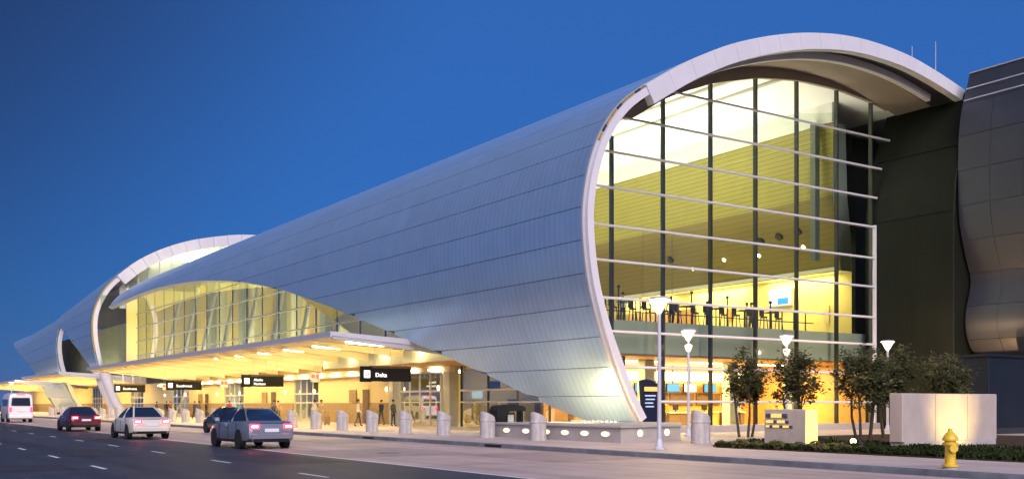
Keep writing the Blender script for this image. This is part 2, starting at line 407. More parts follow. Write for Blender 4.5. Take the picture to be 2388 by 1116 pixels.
# ------------------------------------------------------------------ terminal hall shell
P1=np.array([(30.06,0.77),(29.36,1.9),(28.63,3.35),(27.9,5.0),(27.31,6.87),(27.03,8.71),(27.0,10.2),(27.26,11.72),(27.66,12.9),(28.2,13.9),(28.95,14.85),(29.85,15.6),(31.26,16.5),(32.85,17.43),(34.49,18.25),(35.91,18.87),(37.68,19.5),(39.52,20.04),(41.43,20.48),(43.76,20.84),(46.21,20.98),(49.17,20.86),(51.91,20.43),(54.66,19.82)])
P2=np.array([(30.06,0.77),(29.36,1.9),(28.63,3.6),(27.95,5.6),(27.35,7.8),(27.0,9.8),(26.92,11.6),(27.05,13.0),(27.4,14.2),(28.0,15.5),(28.7,16.6),(29.6,17.6),(30.9,18.8),(32.3,19.95),(34.13,21.1),(35.5,21.8),(37.0,22.45),(38.5,23.0),(40.2,23.5),(43.14,24.15),(46.0,24.6),(49.1,24.75),(52,24.5),(55,23.9)])
def cr(P,n=6):
    out=[]
    for i in range(len(P)-1):
        p0=P[max(i-1,0)];p1=P[i];p2=P[i+1];p3=P[min(i+2,len(P)-1)]
        for k in range(n):
            t=k/n; out.append(.5*((2*p1)+(-p0+p2)*t+(2*p0-5*p1+4*p2-p3)*t*t+(-p0+3*p1-3*p2+p3)*t**3))
    out.append(P[-1]); return np.array(out)
class Prof:
    def __init__(s,P):
        s.Q=cr(P); s.L=np.r_[0,np.cumsum(np.linalg.norm(np.diff(s.Q,axis=0),axis=1))]; s.len=float(s.L[-1])
    def p(s,t,off=0.0):
        x=np.interp(t,s.L,s.Q[:,0]); z=np.interp(t,s.L,s.Q[:,1])
        if off:
            a,b=max(t-.15,0),min(t+.15,s.len)
            dx=np.interp(b,s.L,s.Q[:,0])-np.interp(a,s.L,s.Q[:,0]); dz=np.interp(b,s.L,s.Q[:,1])-np.interp(a,s.L,s.Q[:,1])
            l=math.hypot(dx,dz); x+=dz/l*off; z-=dx/l*off     # inward
        return float(x),float(z)
A1=Prof(P1); A2=Prof(P2)
Y0=35.3; Y1=39.5
CUT=np.array([(35.0,-.01),(38.6,0),(39.93,.42),(42.2,1.28),(45.31,2.56),(47.05,3.16),(49.25,3.96),(52.58,4.98),(55.33,5.85),(59,6.9),(62.6,7.87),(66.07,8.67),(69.1,9.36),(74.5,10.37),(80.84,11.35),(88.3,12.26),(97.25,13.13),(107.5,13.76),(117,14.0),(124.4,13.75),(129.4,13.55),(134,13.5)])
CC=cr(CUT)
def scut(y): return max(0.0,float(np.interp(y,CC[:,0],CC[:,1])))
YE=132.0
def shell(root, surf, cut, y_a, y_b, bands, plen, total, panel="shell_panel"):
    """banded metal skin on surf(s,y,off); nothing below s=cut(y)"""
    g=.014
    ys_all=list(np.arange(y_a,y_b-1,plen))+[y_b]
    for bi in range(len(bands)-1):
        s0,s1=bands[bi]+g,bands[bi+1]-g
        for pi in range(len(ys_all)-1):
            ya,yb=ys_all[pi]+.003,ys_all[pi+1]-.003
            n=6; rows=[]
            cols=[]
            for y in np.linspace(ya,yb,n+1):
                lo=max(s0,cut(y))
                if lo<s1-.01: cols.append((y,lo))
            if len(cols)<2: continue
            outer=[];inner=[]
            for y,lo in cols:
                ss=np.linspace(lo,s1,5)
                outer.append([surf(t,y,0) for t in ss]); inner.append([surf(t,y,.07) for t in ss])
            mb=MB(); mb.grid(outer)
            mb.grid([[r[0] for r in outer],[r[0] for r in inner]]); mb.grid([[r[-1] for r in outer],[r[-1] for r in inner]])
            mb.grid([outer[0],inner[0]]); mb.grid([outer[-1],inner[-1]])
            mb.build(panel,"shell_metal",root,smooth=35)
    yy=np.linspace(y_a+.02,y_b-.02,90)
    def sheet_(name,off,m,top,lo_s=0,sm=40):
        rows=[]
        for y in yy:
            lo=max(cut(y),lo_s); rows.append([surf(t,y,off) for t in np.linspace(lo,top,46)])
        mb=MB(); mb.grid(rows); return mb.build(name,m,root,smooth=sm)
    sheet_("shell_backing",.10,"shell_dark",total)
    sheet_("roof_sheet",0,"roof_metal",total,bands[-1]+.03)
    sheet_("shell_lining",.45,"lining",total)
    # trimmed lower edge
    rows=[[surf(cut(y),y,o) for o in (.0,.45)] for y in yy]
    rows2=[[surf(cut(y),y,o) for o in (-.02,.12)] for y in yy]
    mb=MB(); mb.grid(rows); mb.build("edge_trim","trim_metal",root,smooth=40)
term = thing("terminal_hall","metal-clad terminal hall with big arched glass end wall and overhanging white arch","building",(40,60,0))
s1f=lambda t,y,off: (lambda q:(q[0],float(y),q[1]))(A1.p(t,off))
BANDS=[0.0]+[1.42+1.44*i for i in range(0,15)]
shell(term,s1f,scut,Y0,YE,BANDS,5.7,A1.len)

# arch rim at the end (lower, slender part) and white fascia panels (upper part)
SJ=17.2     # where the fascia takes over from the slender rim
def sweep(prof,s0,s1,n,o0,o1,ya,yb):
    mb=MB(); rows=[]
    for t in np.linspace(s0,s1,n):
        a=prof.p(t,o0); b=prof.p(t,o1)
        rows.append([(a[0],ya,a[1]),(b[0],ya,b[1]),(b[0],yb,b[1]),(a[0],yb,a[1])])
    mb.grid(rows,close=True); m=len(rows)
    mb.poly(rows[0]); mb.poly(rows[-1]); return mb
sweep(A1,0,SJ+1.0,60,.10,.45,Y0-.30,Y0+.35).build("arch_rim","white_metal",term,smooth=40)
sweep(A1,0.02,SJ,60,-.03,.13,Y0-.10,Y0+.04).build("rim_edge","trim_metal",term,smooth=40)
for i in range(9):
    a=13.2+i*.46
    sweep(A1,a,a+.36,4,-.0,.12,Y0-.17,Y0-.11).build("rim_cleat","gold_trim" if i%3!=1 else "dark_metal",term)
fs=np.linspace(SJ-.2,A1.len,17)
for i in range(16):
    w0=.95-.30*i/16; mbp=MB(); rows=[]
    for t in np.linspace(fs[i]+.006,fs[i+1]-.006,6):
        w=.92-.26*(t-SJ)/(A1.len-SJ)
        a=A1.p(t,-.015); b=A1.p(t,w)
        rows.append([(a[0],Y0-.36,a[1]),(b[0],Y0-.36,b[1]),(b[0],Y0+.1,b[1]),(a[0],Y0+.1,a[1])])
    mbp.grid(rows,close=True); mbp.poly(rows[0]); mbp.poly(rows[-1]); mbp.build("fascia_panel","white_metal",term,smooth=30)
sweep(A1,SJ,A1.len,120,.28,.50,Y0-.16,Y0+.05).build("fascia_core","dark_metal",term,smooth=40)
sweep(A1,SJ+2,A1.len-1.5,50,.46,.98,Y0+.75,Y0+1.05).build("arch_beam","white_metal",term,smooth=40)
sweep(A1,SJ-1,A1.len,50,.42,.60,Y0+.12,Y0+1.6).build("soffit_trough","dark_metal",term,smooth=40)
sweep(A1,SJ-1,A1.len,50,.42,.52,Y0+1.6,Y1-.1).build("soffit","soffit",term,smooth=40)

# glass end wall
HEAD=[(33.2,15.9),(35.57,17.36),(37.36,18.12),(39.07,18.76),(42.33,19.60),(45.70,20.04),(49.16,20.10),(52.3,19.85),(54.5,19.5)]
hx=[p[0] for p in HEAD]; hz=[p[1] for p in HEAD]
def ztop(x): return float(np.interp(x,hx,hz))
RP=[(0,52.4),(12.4,52.4),(14.1,52.55),(16,53.0),(17.8,53.8),(19.5,54.5),(21,55)]
def xright(z): return float(np.interp(z,[p[0] for p in RP],[p[1] for p in RP]))
left=[A1.p(t,.5) for t in np.linspace(0,17.5,26)]
lz=[p[1] for p in left]; lx_=[p[0] for p in left]
def xleft(z): return float(np.interp(z,lz,lx_))
clip=[(x,z) for x,z in left if z>.5 and z<15.6]+HEAD+[(60,19.4),(60,.5),(left[0][0]+.1,.5)]
def sh(subj,clip):
    def area2(p): return sum(p[i][0]*p[(i+1)%len(p)][1]-p[(i+1)%len(p)][0]*p[i][1] for i in range(len(p)))
    if area2(clip)<0: clip=clip[::-1]
    out=list(subj)
    for i in range(len(clip)):
        a=clip[i]; b=clip[(i+1)%len(clip)]
        ins=lambda p:(b[0]-a[0])*(p[1]-a[1])-(b[1]-a[1])*(p[0]-a[0])>=-1e-9
        inp=out; out=[]
        for j in range(len(inp)):
            p=inp[j-1]; q=inp[j]
            def isect():
                dp=(q[0]-p[0],q[1]-p[1]); e=(b[0]-a[0],b[1]-a[1]); den=e[0]*dp[1]-e[1]*dp[0]
                t=(e[1]*(p[0]-a[0])-e[0]*(p[1]-a[1]))/den if abs(den)>1e-12 else 0
                return (p[0]+dp[0]*t,p[1]+dp[1]*t)
            if ins(q):
                if not ins(p): out.append(isect())
                out.append(q)
            elif ins(p): out.append(isect())
        if len(out)<3: return []
    return out
MX=[32.17,35.57,38.94,42.36,45.70,49.16,52.31]
TZ=[1.74,3.46,5.21,6.85,8.68,10.41,12.29,14.06,15.86,17.70]
xs=[26.9]+MX+[55]; zs=[.5]+TZ+[21]
for i in range(len(xs)-1):
    for j in range(len(zs)-1):
        xa,xb,za,zb=xs[i]+.02,xs[i+1]-.02,zs[j]+.02,zs[j+1]-.02
        if i==len(xs)-2:
            zz=np.linspace(za,zb,5); subj=[(xa,za)]+[(max(xa+.005,xright(z)-.03),z) for z in zz]+[(xa,zb)]
            if max(p[0] for p in subj)-xa<.06: continue
        else: subj=[(xa,za),(xb,za),(xb,zb),(xa,zb)]
        pg=sh(subj,clip)
        if len(pg)<3: continue
        ar=abs(sum(pg[k][0]*pg[(k+1)%len(pg)][1]-pg[(k+1)%len(pg)][0]*pg[k][1] for k in range(len(pg))))/2
        if ar<.02: continue
        MB().poly([(x,Y1,z) for x,z in pg]).build("glass_pane","glass",term,fix=False)
for x in MX:
    zt=ztop(x)+.3 if x>33.2 else 14.9
    zb=.5
    if x<33: pass
    MB().box(x-.055,x+.055,Y1+.02,Y1+.26,zb,zt).build("mullion","mullion",term)
for z in TZ:
    xa=xleft(z) if z<15.4 else float(np.interp(z,hz[:5],hx[:5]))-.4
    xb=xright(z)-.02
    MB().tube([(xa,Y1-.14,z),(xb,Y1-.14,z)],.068,8).build("transom","white_metal",term,smooth=40)
MB().box(52.28,52.42,Y1-.20,Y1-.02,.5,12.4).build("edge_post","white_metal",term)
MB().cbox(30.6,52.4,Y1-.5,Y1+.35,PZ,.5,.02).build("base_kerb","plinth",term)
# head band above the glass
rows=[]
for x in np.linspace(32.6,54.5,40):
    s_=np.interp(x,A1.Q[60:,0],A1.L[60:]); rp=A1.p(s_,.5)
    rows.append([(x,Y1-.12,ztop(x)-.05),(x,Y1-.12,rp[1]+.1),(x,Y1+.12,rp[1]+.1),(x,Y1+.12,ztop(x)-.05)])
mb=MB(); mb.grid(rows,close=True); mb.build("head_band","soffit",term,smooth=40)

# inside of the hall: mezzanine slab, slatted wall, bright wall
MB().box(30.2,57.5,40.35,71.0,4.2,5.9).build("mezzanine_slab",["spandrel"],term)
MB().box(30.3,57.4,40.45,71.0,4.10,4.195).build("lobby_ceiling","orange_wood",term)
MB().poly([(30,39.6,PZ+.012),(57.5,39.6,PZ+.012),(57.5,131,PZ+.012),(34,131,PZ+.012),(34,58,PZ+.012),(30,58,PZ+.012)]).build("lobby_floor","floor_tile",term)
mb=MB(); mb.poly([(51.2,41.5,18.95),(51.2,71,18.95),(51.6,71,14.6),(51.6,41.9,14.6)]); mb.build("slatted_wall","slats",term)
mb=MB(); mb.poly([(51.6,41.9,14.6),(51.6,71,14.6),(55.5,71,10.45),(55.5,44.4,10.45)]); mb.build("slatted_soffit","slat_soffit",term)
mb=MB(); mb.poly([(51.2,41.49,18.95),(52.3,41.49,18.95),(53.0,41.9,14.6),(56.9,44.39,10.45),(55.5,44.39,10.45),(51.6,41.89,14.6)]); mb.build("wall_end_panel","grey_panel",term)
MB().box(51.0,51.3,41.45,71,18.96,20.35).build("frieze","lining",term)
MB().box(57,57.3,44.7,71,5.9,11.2).build("gallery_wall","bright_cream",term)
MB().box(55.2,57,44.5,71,10.5,10.7).build("cove_shelf","lining",term)
MB().box(54.7,57.9,42.6,42.9,5.9,18.7).build("dark_return","dark_wall",term)
MB().poly([(57.4,71.1,.2),(34.2,71.1,.2),(34.2,71.1,5.9)]+[(p[0],71.1,p[1]) for p in (A1.p(t,.5) for t in np.linspace(10,A1.len,40))]+[(57.4,71.1,18.6)]).build("cross_wall","cream",term)
mb=MB(); mb.grid([[(54.6,35.6,19.82),(54.6,71,19.82)],[(58,35.6,18.9),(58,71,18.9)],[(63,35.6,17.2),(63,71,17.2)]]); mb.build("roof_eave","roof_metal",term)
MB().box(58,58.2,42,71,5.9,18.8).build("far_wall","dark_wall",term)
MB().box(53.4,53.6,40.4,50.2,PZ,4.1).build("lobby_wall","orange_wood",term)
MB().box(34.4,40.0,57.7,57.9,PZ,4.1).build("lobby_wall","bright_cream",term)
for i,(x,z) in enumerate(((35.0,2.0),(36.4,2.6),(37.8,1.4),(38.8,2.5))): MB().box(x,x+.8,57.62,57.69,z,z+.55).build("wall_screen",["screen_white","black","brown","screen_blue"][i],term)
for i in range(3): MB().box(35.5,38.5,51.6+i*2,52.0+i*2,4.02,4.07).build("ceiling_light","white_strip",term)
for k in range(8):
    t_=13.0+k*2.9; a_=A1.p(t_,.47); MB().box(a_[0]-.12,a_[0]+.12,Y1+.3,70.8,a_[1]-.16,a_[1]+.02).build("ceiling_rib","column_grey",term)
for (y0,y1,z0,z1,m_) in ((59.5,63.5,7.2,9.2,"orange_wood"),(64.2,69.5,6.6,9.4,"wainscot"),(55.6,56.2,8.0,8.9,"orange_wood"),(46.5,47.0,7.2,8.4,"cream")):
    MB().box(56.90,56.99,y0,y1,z0,z1).build("menu_panel",m_,term)
for i in range(6):
    x=34.5+i*2.6; MB().tube([(x,52,8.2),(x,52,13.5)],.012,5).build("pendant_cord","dark_metal",term)
    MB().lathe([(.03,.25),(.10,.2),(.20,0),(.19,-.02)],(x,52,8.0),12).build("pendant_shade","orange_wood",term,smooth=40)
# nozzles and downlights on the slatted soffit
def on_soffit(y,u): return Vector((51.6+3.9*u,y,14.6-4.15*u))
nrm=Vector((-4.15,0,-3.9)).normalized()
for (y,u) in ((49.3,.42),(47.6,.40),(45.9,.38),(58.6,.46)):
    c=on_soffit(y,u)+nrm*.02; MB().tube([c-nrm*.05,c+nrm*.12],[.30,.26],14).build("air_nozzle","dark_metal",term,smooth=40)
for (y,u) in ((50.2,.62),(46.2,.6),(57.0,.66),(53.5,.6)):
    c=on_soffit(y,u)+nrm*.02; MB().tube([c-nrm*.03,c+nrm*.03],.13,12).build("downlight","white_strip",term)
MB().box(50.6,51.0,42.4,42.8,10.5,19).build("inner_column","dim_grey",term)

# lobby behind the glass: back wall with counters
MB().box(35.5,57,50.2,50.5,PZ,4.1).build("lobby_wall","orange_wood",term)
for i in range(7):
    x=36.2+i*2.35
    MB().box(x,x+2.15,50.08,50.19,1.55,2.35).build("wall_panel","brown",term)
    MB().box(x,x+2.2,49.9,50.18,3.15,3.72).build("light_cove","white_strip",term)
for x in (38.0,44.6,50.0): MB().cbox(x-.35,x+.35,43.4,44.1,PZ,4.1,.04).build("lobby_column","column_grey",term)
for i in range(4):
    MB().box(31.5+i*5.5,34.5+i*5.5,44.5,45.0,4.04,4.09).build("ceiling_light","warm_strip",term)

# ground floor wall under the canopy (x = 34)
WX=34.0
def wallseg(y0,y1):
    MB().box(WX,WX+.3,y0,y1,PZ,4.3).build("ground_wall","cream",term)
    MB().box(WX-.06,WX-.003,y0+.05,y1-.05,PZ,1.72).build("wainscot","wainscot",term)
def glazed(y0,y1,n,doors=True):
    w=(y1-y0)/n
    for i in range(n):
        MB().poly([(WX+.1,y0+i*w+.05,PZ),(WX+.1,y0+(i+1)*w-.05,PZ),(WX+.1,y0+(i+1)*w-.05,4.1),(WX+.1,y0+i*w+.05,4.1)]).build("door_pane" if doors else "glass_pane","glass_band",term,fix=False)
    for i in range(n+1):
        MB().box(WX+.04,WX+.16,y0+i*w-.045,y0+i*w+.045,PZ,4.1).build("door_jamb" if doors else "mullion","white_metal" if doors else "mullion",term)
    MB().box(WX+.02,WX+.18,y0,y1,2.45,2.58).build("door_rail","white_metal",term)
    MB().box(WX+.02,WX+.18,y0,y1,1.7,1.8).build("door_rail","white_metal",term)
glazed(41,57.5,5,False)
segs=[(58.0,60.2,'c'),(60.2,66.2,'g'),(66.2,67.4,'c'),(67.4,81,'w'),(81,86.5,'g'),(86.5,100,'w'),(100,106,'g'),(106,119,'w'),(119,126,'g'),(126,140,'w'),(140,147,'g'),(147,165,'w'),(165,172,'g'),(172,195,'w'),(195,202,'g'),(202,232,'w')]
for a,b,kx in segs:
    if kx=='w': wallseg(a,b)
    elif kx=='g': glazed(a,b,4)
    else: MB().cbox(WX-.35,WX+.35,a+.25,min(b-.2,a+1.2),PZ,4.4,.06).build("wall_column","column_grey",term)
for y in (71.6,91.5,112):
    MB().box(WX-.09,WX-.07,y-.55,y+.55,PZ,2.75).build("service_door","brown",term)
    MB().box(WX-.12,WX-.065,y+1.7,y+3.0,1.75,2.75).build("wall_panel","wainscot",term)
MB().box(40,40.3,58,131,PZ,4.2).build("lobby_wall","bright_cream",term)
MB().box(34.3,57,71.3,131,4.25,5.9).build("floor_slab","cream",term)
MB().box(34.3,40,58,71.0,4.0,4.1).build("lobby_ceiling","lining",term)
MB().box(34.3,40,71.3,131,4.0,4.1).build("lobby_ceiling","lining",term)
for a,b,kx in segs:
    if kx=='g' and b<131:
        MB().box(36.5,38.5,a+.5,b-.5,3.93,3.98).build("ceiling_light","white_strip",term)
        MB().box(39.93,39.98,a+1.0,a+2.6,1.2,2.3).build("wall_screen","screen_white" if int(a)%2 else "brown",term)
# horizontal services line above the ground-floor wall
MB().box(WX-.5,WX-.1,58,131,3.75,4.2).build("bulkhead","beam",term)
for i in range(22):
    y=59+i*3.3; MB().box(WX-.75,WX-.52,y,y+1.5,3.85,3.98).build("bulkhead_light","white_strip",term)
# wall lights beside doors
for y in (59.3,67.0,80.4,87.1,99.4,106.6,118.3,127):
    MB().lathe([(.03,-.16),(.08,-.1),(.09,.1),(.03,.16)],(WX-.62,y,2.7),10).build("wall_lamp","spot_glow",term,smooth=40)

# upper side glazing above the canopy (x = 31)
GX=31.0
def stop(y): # underside of the shell above the side glazing
    return A1.p(max(scut(y)+.6,0),.45)[1]+1.6
ym=[58.5+4.0*i for i in range(19)]
for i,y in enumerate(ym):
    MB().box(GX+.02,GX+.12,y-.05,y+.05,5.9,min(15.6,stop(y))).build("side_mullion","mullion",term)
for i in range(len(ym)-1):
    for z0,z1 in ((5.9,7.6),(7.6,9.3),(9.3,11.0),(11.0,12.7),(12.7,15.2)):
        if z0>stop(ym[i]) and z0>stop(ym[i+1]): continue
        MB().poly([(GX,ym[i]+.05,z0+.02),(GX,ym[i+1]-.05,z0+.02),(GX,ym[i+1]-.05,z1-.02),(GX,ym[i]+.05,z1-.02)]).build("side_pane","glass_band",term,fix=False)
for z in (7.6,9.3,11.0,12.7):
    ya=min(y for y in np.linspace(50,120,200) if stop(y)>z)
    MB().box(GX-.10,GX-.01,max(ya,58.5),131,z-.05,z+.05).build("side_transom","white_metal",term)
MB().box(GX-.3,34.3,58,131,5.3,5.9).build("gallery_slab","spandrel",term)
MB().box(39,39.3,71.3,131,5.9,17.5).build("gallery_back_wall","cream",term)
for i in range(15):
    y=74+i*3.9
    MB().box(38.3,39,y,y+.8+.5*(i%3),5.9,16.5).build("pilaster",["lining","grey_panel","bright_cream"][i%3],term)
for i in range(8):
    y=76+i*7.2
    MB().tube([(33.2,y,5.9),(35.6,y+1.5,15.2)],.22,10).build("raking_column","white_metal",term,smooth=40)

# hall uplights (area lamps without fittings, added to light roof and walls; unseen themselves)
for y in (47,55,64):
    area("hall_uplight",(38,y,6.1),(R(180),0,0),7,5,400,(1.0,.95,.74))
    h_=area("hall_uplight",(45.5,y,6.1),(R(180),0,0),4,6,330,(1.0,.95,.74)); h_.data.spread=R(85)  # second row added to even out the ceiling brightness
for y in (80,96,112,126): area("gallery_uplight",(35.2,y,6.05),(R(180),0,0),4.5,12,900,(1.0,.88,.38))
for y in (49,57,65): area("cove_light",(56.2,y,10.45),(0,0,0),1.2,6,260,(1.0,.78,.32))
for (x,y) in ((36,46),(43,46),(50,46)): area("lobby_light",(x,y,4.03),(0,0,0),4,2.5,800,(1.0,.74,.30))

# ------------------------------------------------------------------ entrance canopies
def canopy(y0,y1,label,xo=23.0,xi=33.4,zo=5.6,zi=4.45,nb=None):
    c=thing("entrance_canopy",label,"canopy",(xi,y0,0))
    mb=MB(); mb.prism([(xo,zo),(xi,zi+.55),(xi,zi+.45),(xo,zo-.12)],'y',y0,y1); mb.build("roof_plate","canopy_soffit",c)
    mb=MB(); mb.prism([(xo-.10,zo+.06),(xo-.003,zo+.06),(xo-.003,zo-.30),(xo-.10,zo-.26)],'y',y0-.12,y1+.12); mb.build("front_fascia","canopy_metal",c)
    for ye,dy in ((y0-.12,1),(y1+.12,-1)):
        mb=MB(); mb.prism([(xo,zo+.06),(xi,zi+.65),(xi,zi+.18),(xo,zo-.18)],'y',ye,ye+dy*.10); mb.build("end_fascia","canopy_metal",c)
        mb=MB(); mb.prism([(xo+.05,zo-.21),(xi,zi+.15),(xi,zi-.25),(xo+.05,zo-.33)],'y',ye+dy*.03,ye+dy*.16); mb.build("end_trim","trim_metal",c)
    n=nb or int((y1-y0)/5.0)
    for i in range(n+1):
        y=y0+.35+(y1-y0-.7)*i/n
        mb=MB(); mb.prism([(xo+.2,zo-.14),(xi-.2,zi+.46),(xi-.2,zi-.15),(xo+.2,zo-.34)],'y',y-.10,y+.10); mb.build("beam","beam",c)
        if i<n:
            yy=y+(y1-y0-.7)/n/2
            for xx in (25.2,29.2):
                z=zo-.12+(zi+.45-zo+.12)*(xx+1-xo)/(xi-xo)
                mb=MB(); mb.bar((xx,yy,z-.02),(xx+2.6,yy,z-.165),.20,.08); mb.build("light_fitting","canopy_strip",c)
    return c
canopy(53,119,"long entrance canopy glowing yellow, in front of the large shell's curved opening")
canopy(136,166,"short far entrance canopy beneath the smaller rear shell")
canopy(173,228,"farthest entrance canopy beyond the last shell",zo=5.3,zi=4.3)

# ------------------------------------------------------------------ rear shells
rear = thing("rear_hall","rear metal-clad hall with white crescent arch, behind the long shell","building",(40,150,0))
def surf2(t,y,off):
    f=min(max((y-137)/45,0),1); f=f*f*(3-2*f)
    u=t/40.0
    a=A2.p(u*A2.len,off); b=A1.p(u*A1.len,off)
    sc=1-.10*min(max((y-175)/40,0),1)
    x=a[0]*(1-f)+b[0]*f; z=(a[1]*(1-f)+b[1]*f)*sc
    return (x,float(y),z)
C2=np.array([(136,0),(137.5,.2),(139,3.0),(141.4,5.5),(147,7.9),(153,9.8),(158,11.0),(163,12.2),(167,13.4),(171,15.2),(175,18.0),(179,22.0)])
def cut2(y): return max(0,float(np.interp(y,C2[:,0],C2[:,1])))
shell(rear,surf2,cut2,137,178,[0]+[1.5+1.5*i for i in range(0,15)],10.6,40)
far = thing("farthest_hall","small farthest metal shell with pointed tip beyond the rear hall","building",(40,190,0))
def surf3(t,y,off): return surf2(t,y,off+.22)
C3=np.array([(160,0),(183,0),(184.5,6.5),(194.5,9.4),(204,11.2),(211,12.6),(225,15.0),(240,17.5)])
def cut3(y): return max(0,float(np.interp(y,C3[:,0],C3[:,1])))
def cutn(y): return cut3(y)
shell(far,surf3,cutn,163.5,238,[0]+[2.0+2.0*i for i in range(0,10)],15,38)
# second arch at y=137
sweep(A2,0,SJ+2.0,50,.12,.62,136.5,137.2).build("arch_rim","white_metal",rear,smooth=40)
sweep(A2,8,SJ+1,30,-.05,.14,136.75,136.95).build("rim_edge","gold_trim",rear,smooth=40)
fs2=np.linspace(SJ+1.4,A2.len*.93,13)
for i in range(12):
    sweep(A2,fs2[i]+.02,fs2[i+1]-.02,5,-.06,1.35,136.2,137).build("fascia_panel","white_metal",rear,smooth=30)
rows=[]
for t in np.linspace(SJ+1,A2.len*.93,30):
    a=A2.p(t,1.3); rows.append([(a[0],138.0,a[1]),(a[0],138.0,max(a[1]-4,14))])
mb=MB(); mb.grid(rows); mb.build("clerestory_wall","lining",rear)
for i in range(11):
    t=SJ+2.2+i*1.75; a=A2.p(t,1.3)
    MB().box(a[0]-.07,a[0]+.07,136.9,137.1,a[1]-4,a[1]+.1).build("clerestory_mullion","white_metal",rear)
    if i<10:
        b=A2.p(t+1.75,1.3); MB().poly([(a[0]+.08,137,a[1]-4),(b[0]-.08,137,a[1]-4),(b[0]-.08,137,b[1]),(a[0]+.08,137,a[1])]).build("clerestory_pane","glass_band",rear,fix=False)
area("clerestory_light",(42,137.5,20.6),(R(180),0,R(0)),16,.6,420,(1.0,.93,.72))
# glass between the second arch and the side glazing
for i in range(4):
    for j in range(4):
        MB().poly([(27.9+i*.9,136.4,5.9+j*2.4),(28.75+i*.9,136.4,5.9+j*2.4),(28.75+i*.9,136.4,8.25+j*2.4),(27.9+i*.9,136.4,8.25+j*2.4)]).build("arch_pane","glass_band",rear,fix=False)
MB().box(30.5,57,134,134.3,5.9,16.2).build("end_wall","cream",rear)
MB().box(33,57,190,190.3,PZ,12).build("end_wall","cream",rear)
MB().box(31.5,31.8,140,189,5.9,12.2).build("gallery_wall","column_grey",rear)
# the leaning leg under the second arch
for dy in (0,3.2):
    q=[A2.p(t,.3) for t in (0,2,4,6.2)]
    MB().tube([(p[0]-.3,136.8-dy,max(PZ,p[1]-.6)) for p in q],[.55,.55,.62,.7],10).build("leaning_leg","white_metal",rear,smooth=40)
# rim of the farthest hall
rows=[surf3(t,163.3,.2) for t in np.linspace(0,15,30)]; rows_b=[surf3(t,163.3,.75) for t in np.linspace(0,15,30)]
mb=MB(); mb.grid([rows,rows_b,[(x,y+.5,z) for x,y,z in rows_b],[(x,y+.5,z) for x,y,z in rows]],close=False); mb.build("arch_rim","white_metal",far,smooth=40)
for i in range(5):
    MB().poly([(28.6+i*.8,160.5,5.9),(29.35+i*.8,160.5,5.9),(29.35+i*.8,160.5,12),(28.6+i*.8,160.5,12)]).build("arch_pane","glass_band",far,fix=False)
MB().box(31.9,32.2,163,205,5.9,11.5).build("gallery_wall","column_grey",far)
MB().box(34,34.3,232,250,PZ,4.3).build("ground_wall","cream",far)
area("rear_light",(30.2,150,6.1),(R(180),0,0),1.6,16,150,(1,.88,.45))

# ------------------------------------------------------------------ right side: dark wall and wavy building
link = thing("dark_link_wall","dark glossy curved wall between glass end wall and wavy metal building","wall",(53,37,0))
prof=[(52.42,PZ),(52.42,12.4),(52.57,14.1),(53.02,16),(53.82,17.8),(54.52,19.5)]
lev=[PZ,4.3,12.5,16.3,19.55]
def dxr(z): return float(np.interp(z,[p[1] for p in prof],[p[0] for p in prof]))
for a,b in zip(lev[:-1],lev[1:]):
    for (ya,yb) in ((34.22,36.8),(36.8,Y1+.6)):
        rows=[[(dxr(z),ya+.01,z),(dxr(z),yb-.01,z)] for z in np.linspace(a+.03,b-.03,8)]
        rb=[[(p[0]+.1,p[1],p[2]) for p in r] for r in rows]
        mb=MB(); mb.grid(rows); mb.grid(rb); mb.grid([rows[0],rb[0]]); mb.grid([rows[-1],rb[-1]]); mb.build("wall_panel","dark_wall",link,smooth=40)
mb=MB(); mb.grid([[(dxr(z)+.06,34.2,z),(dxr(z)+.06,Y1+.6,z)] for z in np.linspace(PZ,19.5,20)]); mb.build("panel_joint","dark_joint",link)
MB().poly([(54.5,33.6,19.62),(60,33.6,19.0),(60,Y1,19.0),(54.5,Y1,19.62)]).build("wall_cap","soffit",link)

MB().poly([(62,34.3,PZ),(52.6,34.3,PZ)]+[(dxr(z)+.2,34.3,z) for z in np.linspace(1,19.4,16)]+[(62,34.3,18.5)]).build("return_face","dark_wall",link)
wavy = thing("wavy_building","neighbouring grey metal-clad building with wavy bulging facade","building",(56,25,0))
WP=np.array([(55.1,3.96),(54.17,4.6),(53.55,5.57),(53.47,6.79),(53.8,7.78),(53.96,8.78),(53.47,9.97),(52.89,11.87),(52.77,14.04),(52.81,16.48),(53.05,18.0),(53.45,19.2),(53.88,20.4)])
W=Prof(WP)
ws=np.linspace(0,W.len,10)
for i in range(9):
    for j in range(5):
        ya,yb=34.15-j*1.9,34.15-(j+1)*1.9
        o=[];n_=[]
        for t in np.linspace(ws[i]+.012,ws[i+1]-.012,6):
            p=W.p(t); q=W.p(t,.06); o.append([(p[0],ya-.008,p[1]),(p[0],yb+.008,p[1])]); n_.append([(q[0],ya-.008,q[1]),(q[0],yb+.008,q[1])])
        mb=MB(); mb.grid(o); mb.grid([o[0],n_[0]]); mb.grid([o[-1],n_[-1]]); mb.grid([[r[0] for r in o],[r[0] for r in n_]]); mb.grid([[r[1] for r in o],[r[1] for r in n_]])
        mb.build("facade_panel","wavy_metal",wavy,smooth=30)
rows=[[(W.p(t,.08)[0],34.12,W.p(t)[1]),(W.p(t,.08)[0],24.7,W.p(t)[1])] for t in np.linspace(0,W.len,40)]
mb=MB(); mb.grid(rows); mb.build("facade_backing","shell_dark",wavy,smooth=40)
rows=[[(W.p(t,.02)[0],34.14,W.p(t)[1]),(62,34.14,W.p(t)[1])] for t in np.linspace(0,W.len,40)]
mb=MB(); mb.grid(rows); mb.build("end_face","wavy_metal",wavy)
